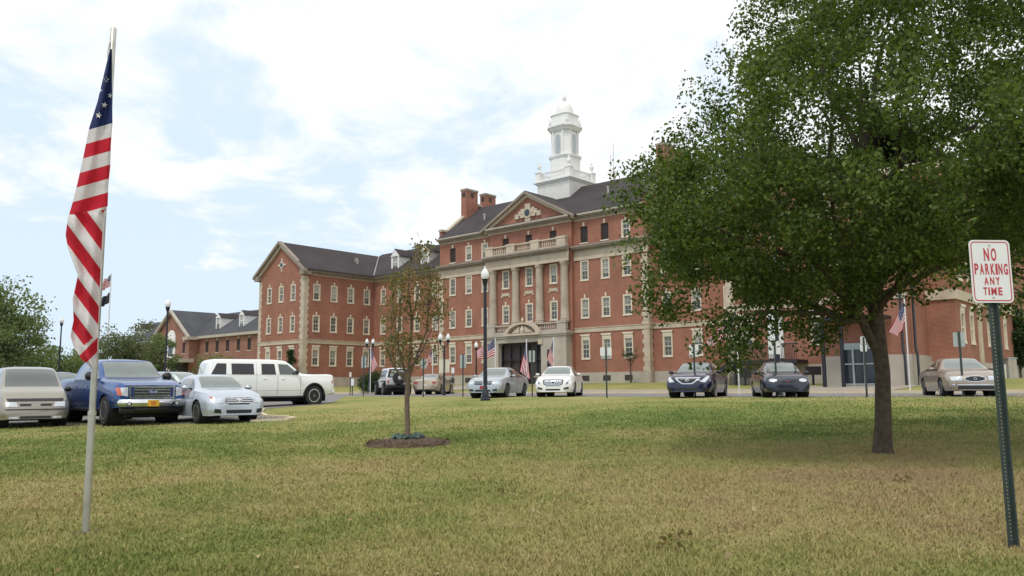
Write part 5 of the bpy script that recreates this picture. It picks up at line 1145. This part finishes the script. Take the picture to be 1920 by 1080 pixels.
# silver sedan with a split dark grille, right of the tall lamp
P = gp(936, 744); c = Car('silver sedan with a dark split grille parked behind the tall lamp post', 'car', P, face(P, -19), carpaint('silver paint', (.42, .46, .50)), scaled(SEDAN, .99, 1.0, 1.015), (-1.40, 1.42), .325)
greenhouse(c); c.patch('grille', [(-.42, .60), (-.04, .60), (-.04, .76), (-.45, .76)], 'F', 'black_plastic', .01); c.patch('grille', [(.42, .60), (.04, .60), (.04, .76), (.45, .76)], 'F', 'black_plastic', .01); c.patch('grille_bar', [(-.44, .67), (.44, .67), (.44, .695), (-.44, .695)], 'F', 'chrome', .016)
c.patch('headlight', [(.48, .60), (.74, .62), (.78, .74), (.50, .76)], 'F', 'lens', .012, both=True); c.patch('intake', [(-.42, .27), (.42, .27), (.36, .36), (-.36, .36)], 'F', 'black_plastic', .008); c.patch('fog_light_bezel', [(.48, .28), (.70, .31), (.70, .40), (.48, .37)], 'F', 'black_plastic', .01, both=True)
plate(c, .47, PL_R); c.mirrors(.72, .90, .96, c.paint); c.seam((-1.25, -.08, 1.10), .3, .93); c.handle((-.95, .25), .84); c.patch('side_marker', [(2.0, .60), (2.12, .60), (2.12, .66), (2.0, .66)], 'L', 'amber', .004, both=True)

# white luxury sedan with a wide egg-crate chrome grille
P = gp(1051, 743); c = Car('white sedan with a wide chrome mesh grille in front of the porch', 'car', P, face(P, -8), carpaint('white paint', (.80, .80, .78), 0.0), scaled(SEDAN, 1.05, 1.01, 1.035), (-1.42, 1.46), .345)
greenhouse(c, ws=(1.085, 1.435), zt=1.385, zb=1.0, xs=1.04, rear=(1.15, 1.39)); c.patch('grille', [(-.46, .60), (-.30, .50), (.30, .50), (.46, .60), (.50, .78), (.42, .82), (-.42, .82), (-.50, .78)], 'F', 'black_plastic', .012)
for i in range(7): z = .525 + i * .042; w = .44 if .58 < z < .78 else .36; c.patch('grille_bar', [(-w, z), (w, z), (w, z + .021), (-w, z + .021)], 'F', 'chrome', .02)
badge(c, 0, .68, .085, .08, 'ring'); c.patch('headlight', [(.58, .56), (.72, .58), (.80, .86), (.66, .80)], 'F', 'lens', .012, both=True); c.patch('headlight_bezel', [(.62, .60), (.70, .61), (.72, .68), (.64, .67)], 'F', 'black_plastic', .016, both=True)
c.patch('intake', [(-.36, .30), (.36, .30), (.32, .37), (-.32, .37)], 'F', 'black_plastic', .012); c.patch('fog_light_bezel', [(.50, .33), (.74, .37), (.74, .46), (.52, .42)], 'F', 'black_plastic', .012, both=True); c.mirrors(.75, .91, 1.0, c.paint); c.seam((-1.25, -.05, 1.12), .3, .97); c.handle((-.95, .25), .87)

# dark blue sedan with a chrome V grille
P = gp(1311, 744); c = Car('dark blue sedan with a chrome winged grille behind the white panelled post', 'car', P, face(P, -11), carpaint('dark blue paint', (.010, .012, .045), .3, .2), scaled(SEDAN, 1.0, 1.0, 1.01), (-1.40, 1.42), .33)
greenhouse(c); c.patch('grille_rim', [(-.52, .80), (-.34, .62), (-.2, .53), (.2, .53), (.34, .62), (.52, .80), (.46, .80), (-.46, .80)], 'F', 'chrome', .012); c.patch('grille', [(-.42, .76), (-.30, .65), (-.17, .565), (.17, .565), (.30, .65), (.42, .76)], 'F', 'black_plastic', .018); badge(c, 0, .69, .085, .05, 'slant')
c.patch('headlight', [(.50, .62), (.72, .60), (.80, .72), (.82, .86), (.76, .86), (.62, .72)], 'F', 'lens', .014, both=True); c.patch('intake', [(-.5, .27), (.5, .27), (.44, .38), (-.44, .38)], 'F', 'black_plastic', .01); c.mirrors(.72, .90, .96, c.paint); c.seam((-1.25, -.08, 1.10), .3, .93); c.handle((-.95, .25), .84)

# small dark coupe
P = gp(1461, 744); c = Car('small dark blue coupe with round pale headlights right of the winged grille sedan', 'car', P, face(P, 9), carpaint('midnight paint', (.018, .022, .042), .3, .25), scaled(SEDAN, .93, .94, .955), (-1.28, 1.32), .31)
greenhouse(c, ws=(1.0, 1.325), zt=1.275, zb=.91, xs=.93, rear=(1.05, 1.28)); c.patch('headlight', ellipse(.54, .64, .15, .065), 'F', 'lens', .012, both=True); c.patch('grille', [(-.24, .565), (-.03, .55), (-.03, .60), (-.24, .61)], 'F', 'black_plastic', .01); c.patch('grille', [(.24, .565), (.03, .55), (.03, .60), (.24, .61)], 'F', 'black_plastic', .01)
c.patch('intake', [(-.38, .27), (.38, .27), (.36, .36), (-.36, .36)], 'F', 'black_plastic', .01); c.patch('emblem', [(-.05, .63), (0, .56), (.05, .63)], 'F', 'red_lens', .02); c.patch('wiper', [(-.5, .925), (.5, .93), (.5, .945), (-.5, .94)], 'F', 'black_plastic', .02); c.mirrors(.62, .85, .88, c.paint); c.seam((1.0, -.35), .3, .88)

# gold sedan on the right
P = gp(1797, 742); c = Car('champagne gold sedan with an oval grille behind the near sign post', 'car', P, face(P, 13), carpaint('champagne paint', (.33, .275, .22)), scaled(SEDAN, 1.04, 1.0, .985), (-1.42, 1.46), .325)
greenhouse(c, ws=(1.03, 1.37), zt=1.31, zb=.94); c.patch('grille_rim', ellipse(0, .62, .36, .115, 20), 'F', 'chrome', .012); c.patch('grille', ellipse(0, .62, .32, .09, 20), 'F', 'black_plastic', .018); badge(c, 0, .62, .05, .045, 'ring')
c.patch('headlight', [(.40, .56), (.74, .56), (.78, .70), (.42, .72)], 'F', 'lens', .012, both=True)
for i in range(4): c.patch('headlight_divider', [(.50 + i * .07, .58), (.512 + i * .07, .58), (.512 + i * .07, .70), (.50 + i * .07, .70)], 'F', 'chrome', .016, both=True)
c.patch('intake', [(-.6, .25), (.6, .25), (.56, .37), (-.56, .37)], 'F', 'black_plastic', .01); c.patch('bumper_strip', [(-.74, .40), (.74, .40), (.74, .43), (-.74, .43)], 'F', 'chrome', .014); c.mirrors(.72, .90, .94, c.paint); c.seam((-1.25, -.08, 1.12), .3, .9); c.handle((-.95, .25), .82)

# silver sedan in the near lot
P, hd = nose(440, 793, 2.1, 23)
c = Car('silver sedan with a chrome three-bar grille beside the blue pickup', 'car', P, hd, carpaint('pale silver blue paint', (.50, .55, .63)), scaled(SEDAN, .99, 1.0, 1.01), (-1.40, 1.40), .325)
greenhouse(c, ws=(1.05, 1.405)); c.patch('grille', [(-.42, .60), (-.30, .54), (.30, .54), (.42, .60), (.40, .74), (-.40, .74)], 'F', 'black_plastic', .01)
for z in (.58, .635, .69): c.patch('grille_bar', [(-.39, z), (.39, z), (.39, z + .024), (-.39, z + .024)], 'F', 'chrome', .018)
badge(c, 0, .665, .085, .062, 'ovals'); c.patch('headlight', [(.46, .60), (.66, .58), (.80, .72), (.78, .78), (.50, .70)], 'F', 'lens', .012, both=True); c.patch('turn_lens', [(.73, .70), (.80, .73), (.79, .79), (.73, .75)], 'F', 'amber', .018, both=True)
c.patch('intake', [(-.38, .28), (.38, .28), (.40, .38), (-.40, .38)], 'F', 'black_plastic', .01); c.patch('fog_light_bezel', [(.54, .28), (.74, .31), (.72, .42), (.56, .40)], 'F', 'black_plastic', .012, both=True); c.mirrors(.72, .90, .98, c.paint); c.seam((-1.25, -.08, 1.10), .3, .93); c.handle((-.95, .25), .84)

# pickups
PICK = [(-2.95, .55, 1.20, 1.34, .86, .97, .96, .90), (-2.6, .48, 1.22, 1.36, .92, .99, .97, .91), (-1.32, .45, 1.24, 1.38, .95, 1.0, .97, .91), (-1.16, .42, 1.26, 1.78, .95, 1.0, .97, .80), (-1.02, .42, 1.27, 1.90, .95, 1.0, .97, .74), (-.2, .42, 1.26, 1.94, .95, 1.0, .97, .73), (.55, .42, 1.25, 1.90, .95, 1.0, .97, .74), (.78, .42, 1.24, 1.78, .95, 1.0, .96, .76), (1.38, .44, 1.22, 1.34, .95, 1.0, .95, .84), (2.0, .46, 1.16, 1.29, .94, 1.0, .93, .84), (2.6, .48, 1.08, 1.22, .92, .98, .91, .82), (2.95, .50, .98, 1.12, .90, .96, .90, .80)]
P, hd = nose(276, 797, 2.8, 19)
c = Car('blue pickup truck with a big chrome grille and a yellow front plate', 'pickup truck', P, hd, carpaint('blue paint', (.02, .075, .27), .45, .25), PICK, (-1.85, 1.95), .41, wid=.25, nose=(.35, .10), tail=(.1, .03), slope=(.10, .02), name='pickup_truck')
greenhouse(c, ws=(1.37, 1.85), k=1, wt=.72, wb=.79, x=(-1.0, -.05, .04, 1.18), zt=1.80, zb=1.30, back=False)
c.patch('grille_surround', [(-.62, .74), (.62, .74), (.64, 1.10), (-.64, 1.10)], 'F', 'chrome', .02); c.patch('grille', [(-.50, .78), (.50, .78), (.50, 1.06), (-.50, 1.06)], 'F', 'black_plastic', .026)
for z in (.80, .885, .97, 1.035): c.patch('grille_bar', [(-.49, z), (.49, z), (.49, z + .035), (-.49, z + .035)], 'F', 'chrome', .036)
for y in (.545, -.545): c.patch('grille_slot', [(y - .035, .78), (y + .035, .78), (y + .035, 1.06), (y - .035, 1.06)], 'F', M_BLUE, .028)
e = badge(c, 0, .925, .15, .065, 'oval'); ex = max(v.co.x for v in e.data.vertices); text_mesh('lettering', 'Ford', .10, 'white_paint', c.t, (ex + .004, 0, .925), (math.pi / 2, 0, math.pi / 2), 1.0, shear=.3)
c.patch('headlight', [(.66, .80), (.88, .84), (.88, 1.04), (.66, 1.07)], 'F', 'lens', .02, both=True); c.patch('turn_lens', [(.83, .82), (.93, .84), (.93, 1.05), (.85, 1.05)], 'F', 'amber', .028, both=True)
c.box('bumper', 'chrome', 2.93, 3.06, -.95, .95, .52, .72, bevel=.04); c.box('bumper_guard', 'black_plastic', 2.90, 3.02, -.50, .50, .36, .515, bevel=.03); c.box('valance', 'black_plastic', 2.8, 2.95, -.85, .85, .33, .50, bevel=.02)
for y in (.66, -.66): MB().lathe([(.075, 3.05), (.075, 3.072)], (0, y, .60), 14, 'x').build('fog_light', 'black_plastic', c.t); MB().lathe([(.05, 3.072), (.04, 3.08)], (0, y, .60), 14, 'x').build('fog_light_lens', 'lens', c.t)
p_ = c.box('number_plate', PL_Y, 3.063, 3.075, -.155, .155, .52, .70); m = MB()
for i in range(3): m.box(3.076, 3.08, -.06 + i * .045, -.04 + i * .045, .55, .66)
m.build('plate_mark', 'red_paint', p_); c.mirrors(.95, 1.0, 1.28, 'black_plastic', (.09, .12, .12)); c.seam((-1.12, -.0, 1.20), .5, 1.24); c.handle((-.85, .25), 1.10); 
c.box('running_board', 'black_plastic', -1.1, 1.3, .93, 1.04, .38, .44, both=True)

c.t.scale = (1.06, 1.06, 1.06)
# white crew-cab truck with a matching shell over its bed, seen from its side
TOP = [(-2.95, .60, 1.25, 1.80, .86, .97, .95, .74), (-2.80, .52, 1.27, 1.92, .92, .99, .97, .76), (-2.5, .48, 1.28, 1.955, .95, 1.0, .97, .76), (-1.3, .45, 1.29, 1.965, .95, 1.0, .97, .76), (-.2, .42, 1.28, 1.97, .95, 1.0, .97, .75), (.55, .42, 1.27, 1.93, .95, 1.0, .97, .75), (.80, .42, 1.26, 1.80, .95, 1.0, .96, .76), (1.42, .44, 1.25, 1.38, .95, 1.0, .95, .84), (2.0, .46, 1.23, 1.35, .94, 1.0, .93, .86), (2.6, .50, 1.22, 1.35, .93, .99, .93, .87), (2.87, .52, 1.20, 1.32, .92, .98, .93, .87), (2.95, .54, 1.16, 1.27, .92, .97, .93, .87)]
P0 = gp(598, 758); hd = math.radians(35); P = Vector((P0.x - 2.08 * math.cos(hd) - .95 * math.sin(hd), P0.y - 2.08 * math.sin(hd) + .95 * math.cos(hd), 0)); P.z = gxy(P.x, P.y) + .008
c = Car('long white crew-cab truck with a matching windowed shell over its bed', 'pickup truck', P, hd, carpaint('bright white paint', (.82, .83, .82), 0.0), scaled(TOP, 1.07, 1, 1.03), (-2.05, 2.08), .45, wid=.27, nose=(.22, .07), tail=(.15, .05), slope=(.03, .12), name='pickup_truck', rimmat='chrome')
D_ = 'car_glass_dark'; k = 1.07
for poly in ([(-3.02, 1.36), (-2.32, 1.36), (-2.28, 1.82), (-2.72, 1.82)], [(-2.05, 1.36), (-.98, 1.36), (-.98, 1.82), (-2.05, 1.82)], [(-.62, 1.36), (.10, 1.36), (.05, 1.82), (-.60, 1.82)], [(.28, 1.36), (1.28, 1.36), (1.22, 1.44), (.72, 1.80), (.24, 1.82)]):
    xs_ = [p[0] for p in poly]; c.patch('side_window', poly, 'L', D_ if xs_[0] < .2 else 'car_glass', .006, both=True)
c.patch('windscreen', [(-.86, 1.37), (.86, 1.37), (.74, 1.88), (-.74, 1.88)], 'F', 'car_glass_pale', .008); c.patch('headlight', [(.66, .92), (.92, .94), (.92, 1.12), (.66, 1.12)], 'F', 'lens', .02, both=True); c.patch('grille', [(-.6, .80), (.6, .80), (.6, 1.12), (-.6, 1.12)], 'F', 'chrome', .02)
c.patch('bed_gap', [(-.86, .55), (-.845, .55), (-.845, 1.95), (-.86, 1.95)], 'L', 'sign_back', .004, both=True); c.seam((.19, 1.36), .52, 1.28); c.patch('side_trim', [(-1.35, .66), (1.45, .68), (1.45, .695), (-1.35, .675)], 'L', 'sign_back', .004, both=True)
c.handle((-.45, .45), 1.17); c.mirrors(1.12, 1.0, 1.36, 'black_plastic', (.08, .12, .11)); c.box('running_board', 'black_plastic', -1.45, 1.5, .92, 1.05, .38, .44, both=True); c.box('bumper', c.paint, 3.05, 3.2, -.93, .93, .50, .74, bevel=.04); c.patch('turn_lens', [(3.0, .98), (3.08, .98), (3.08, 1.12), (3.0, 1.12)], 'L', 'amber', .008, both=True)
for wx in (-2.05, 2.08):
    for sg in (1, -1):
        m = MB(); n_a = 16
        for i in range(n_a):
            a0, a1 = math.pi * i / n_a, math.pi * (i + 1) / n_a; q = [(r_ * math.cos(a), r_ * math.sin(a)) for r_, a in ((.50, a0), (.50, a1), (.565, a1), (.565, a0))]
            m.prism([(wx + x, .45 + z) for x, z in q], 'y', sg * .96, sg * 1.02)
        m.build('arch_trim', 'black_plastic', c.t)
c.t.scale = (.89, .95, 1.02)

# tan minivan cut by the left edge
VAN = [(-2.35, .30, 1.05, 1.60, .78, .90, .88, .70), (-2.2, .24, 1.06, 1.68, .84, .93, .90, .72), (-1.2, .20, 1.06, 1.735, .88, .95, .92, .72), (-.2, .20, 1.05, 1.74, .88, .95, .92, .72), (.45, .20, 1.03, 1.69, .88, .95, .92, .71), (.75, .20, 1.01, 1.56, .88, .95, .91, .72), (1.45, .20, .97, 1.12, .88, .94, .90, .78), (1.9, .21, .88, .99, .87, .93, .86, .76), (2.2, .22, .76, .84, .84, .90, .82, .70), (2.42, .24, .66, .70, .80, .86, .76, .62)]
P, hd = nose(62, 802, 2.1, 7)
c = Car('tan minivan with a dark bonnet edge cut off by the left edge of the photo', 'minivan', P, hd, carpaint('tan paint', (.31, .285, .24)), scaled(VAN, 1.02, 1.02, 1.07), (-1.45, 1.42), .34, slope=(.16, .05), nose=(.35, .14), name='minivan')
greenhouse(c, ws=(1.23, 1.78), wt=.66, wb=.73, x=(-2.05, -.15, -.05, 1.05), zt=1.72, zb=1.18, front='car_glass', rear=(1.2, 1.7))
c.patch('bonnet_guard', [(-.72, .775), (.72, .775), (.76, .86), (-.76, .86)], 'F', 'black_plastic', .012); c.patch('grille', [(-.42, .64), (-.12, .64), (-.12, .70), (-.42, .70)], 'F', 'black_plastic', .01); c.patch('grille', [(.42, .64), (.12, .64), (.12, .70), (.42, .70)], 'F', 'black_plastic', .01)
c.patch('headlight', [(.46, .61), (.76, .62), (.80, .76), (.50, .745)], 'F', 'lens', .012, both=True); c.patch('bumper_strip', [(-.78, .52), (.78, .52), (.78, .55), (-.78, .55)], 'F', 'black_plastic', .012); c.patch('intake', [(-.40, .27), (.40, .27), (.40, .34), (-.40, .34)], 'F', 'black_plastic', .01); c.patch('fog_light', [(.46, .27), (.68, .28), (.68, .33), (.46, .33)], 'F', 'lens', .012, both=True)
c.mirrors(.95, .94, 1.06, 'black_plastic')
for y in (-.62, .62): c.box('roof_rail', 'black_metal', -1.6, .2, y - .02, y + .02, 1.70, 1.775)

# off-road car seen from behind, spare wheel on its back
JEEP = [(-1.95, .62, 1.12, 1.60, .74, .80, .80, .60), (-1.9, .56, 1.12, 1.76, .76, .80, .80, .64), (-1.7, .5, 1.12, 1.80, .78, .80, .80, .66), (.2, .5, 1.12, 1.82, .78, .80, .80, .66), (.45, .5, 1.12, 1.60, .78, .80, .78, .66), (.62, .5, 1.08, 1.18, .78, .80, .76, .66), (1.7, .5, 1.02, 1.10, .70, .72, .66, .56), (1.85, .52, .98, 1.05, .66, .68, .62, .5)]
P = gp(729, 741); P += Vector((0, 1.6, 0)); P.z = gxy(P.x, P.y) + .004
c = Car('white off-road car seen from behind with a black spare wheel', 'off-road car', P, math.atan2(P.y, P.x) + math.radians(12), carpaint('plain white paint', (.74, .75, .76), 0.0), JEEP, (-1.25, 1.25), .40, wid=.26, nose=(.1, .05), tail=(.08, .03), slope=(.0, .08), name='offroad_car', track=.95)
c.patch('soft_top', [(-.76, 1.16), (.76, 1.16), (.62, 1.72), (-.62, 1.72)], 'R', 'black_plastic', .008); c.patch('rear_window', [(-.60, 1.22), (.60, 1.22), (.50, 1.62), (-.50, 1.62)], 'R', 'sign_back', .014); c.patch('side_window', [(-1.6, 1.18), (.3, 1.18), (.15, 1.66), (-1.6, 1.66)], 'L', 'car_glass_dark', .006, both=True)
MB().lathe([(.41, -2.02), (.43, -2.06), (.43, -2.24), (.36, -2.28), (.2, -2.29)], (0, -.0 , 1.12), 26, 'x').build('spare_wheel', 'tyre', c.t, smooth=30); MB().lathe([(.13, -2.296), (.10, -2.31)], (0, 0, 1.12), 14, 'x').build('spare_hub', 'rim', c.t)
c.box('bumper', 'black_plastic', -2.12, -1.96, -.85, .85, .52, .70, bevel=.03); c.box('fender', 'black_plastic', -1.75, -.72, .78, .98, .86, .93, both=True, bevel=.02); c.box('tail_light', 'red_lens', -2.0, -1.92, .66, .78, .80, 1.0, both=True); c.box('number_plate', PL_W, -2.14, -2.13, -.75, -.45, .85, .98)
c.box('fender', 'black_plastic', .75, 1.8, .68, .95, .86, .93, both=True, bevel=.02)

# tan sedan seen from behind through the young tree
P = gp(808, 740); P += Vector((0, 1.8, 0)); P.z = gxy(P.x, P.y) + .004
c = Car('tan sedan seen from behind through the young tree', 'car', P, math.atan2(P.y, P.x) + math.radians(-14), carpaint('pale tan paint', (.40, .33, .25)), scaled(SEDAN, .98, .98, .97), (-1.38, 1.38), .32)
greenhouse(c, ws=(1.01, 1.35), zt=1.29, zb=.93); c.patch('tail_light', [(.50, .72), (.76, .72), (.76, .86), (.50, .86)], 'R', 'red_lens', .012, both=True); plate(c, .62, PL_W, end='R'); c.mirrors(.70, .88, .93, c.paint); c.seam((-1.22, -.08, 1.08), .3, .9)

# roofs of vehicles standing further back in the lot
WAG = [(-2.3, .3, .95, 1.30, .8, .88, .86, .66), (-2.1, .25, .96, 1.44, .84, .90, .87, .68), (-1.0, .2, .97, 1.52, .86, .92, .88, .66), (.3, .2, .96, 1.50, .86, .92, .88, .64), (1.2, .2, .93, 1.06, .86, .92, .86, .68), (1.9, .2, .86, .95, .84, .9, .82, .64), (2.3, .24, .72, .80, .78, .84, .74, .56)]
def back_car(px, top, d, deg, label, paint, st, name='parked_car', cat='car', R=.34, head=None):
    P = at(px, 740, d); P = Vector((P.x, P.y, gxy(P.x, P.y) + .008)); q = Car(label, cat, P, head if head is not None else face(P, deg), paint, st, (-1.4, 1.4), R, name=name); return q
c = back_car(326, 690, 36, 50, 'grey hatchback mostly hidden behind the silver sedan in the lot', carpaint('pale grey green paint', (.34, .40, .40)), scaled(WAG, 1, 1, 1.10)); greenhouse(c, ws=(1.20, 1.58), wt=.60, wb=.64, zt=1.55, zb=1.08, x=(-2.0, -.2, -.1, 1.0), rear=(1.15, 1.5))
c = back_car(98, 690, 34, 20, 'dark pickup glimpsed between the tan minivan and the blue pickup', carpaint('grey blue paint', (.10, .13, .17)), scaled(PICK, .95, .95, .92), 'pickup_truck', 'pickup truck', .38); greenhouse(c, ws=(1.27, 1.70), wt=.68, wb=.76, x=(-1.0, -.05, .04, 1.1), zt=1.66, zb=1.20, back=False)
c = back_car(293, 690, 42, 30, 'white car almost hidden behind the blue pickup bonnet', carpaint('off white paint', (.70, .70, .70), 0), scaled(SEDAN, 1, 1, 1.05)); greenhouse(c)
c = back_car(60, 690, 44, 15, 'dark green car deep in the lot behind the minivan', carpaint('dark green paint', (.04, .06, .06)), scaled(WAG, 1, 1, 1.1)); greenhouse(c, ws=(1.20, 1.58), wt=.60, wb=.64, zt=1.55, zb=1.08, x=(-2.0, -.2, -.1, 1.0), rear=(1.15, 1.5))

# small things at the right edge
P = at(1894, 706, 58); t = thing('utility_cabinet', 'pale green utility cabinet at the right edge beside a bollard', 'cabinet', (P.x, P.y, gxy(P.x, P.y)), .2); MB().box(-.35, .35, -.3, .3, -.1, 1.4).build('body', 'sign_back', t); MB().box(-.4, .4, -.35, .35, 1.4, 1.47).build('lid', 'sign_back', t); MB().box(-.31, -.01, -.312, -.302, .1, 1.3).box(.01, .31, -.312, -.302, .1, 1.3).build('door', 'stone_base', t)
P = at(1885, 704, 56); t = tag(MB().lathe([(.08, -.3), (.08, .85), (.05, .95)], (0, 0, 0), 12).build('bollard', 'cream_panel', loc=(P.x, P.y, gxy(P.x, P.y)), smooth=True), 'pale yellow bollard in front of the utility cabinet', 'bollard')
P = at(1925, 716, 66); t = thing('brick_building', 'edge of a low red brick building at the far right', 'building', (P.x, P.y, gxy(P.x, P.y)), .3); MB().box(-1.6, 9, 0, 8, -1, 3.4).build('wall', 'brick', t); MB().box(-1.9, 9.3, -.3, 8.3, 3.4, 3.7).build('roof', 'cornice', t); MB().box(2, 3.2, -.04, -.003, 1.1, 2.6).build('window', 'pane_dark', t)
for o in bpy.data.objects:
    if o.type == 'MESH' and o.parent is None and 'kind' not in o.keys() and 'label' not in o.keys(): print('UNTAGGED', o.name)
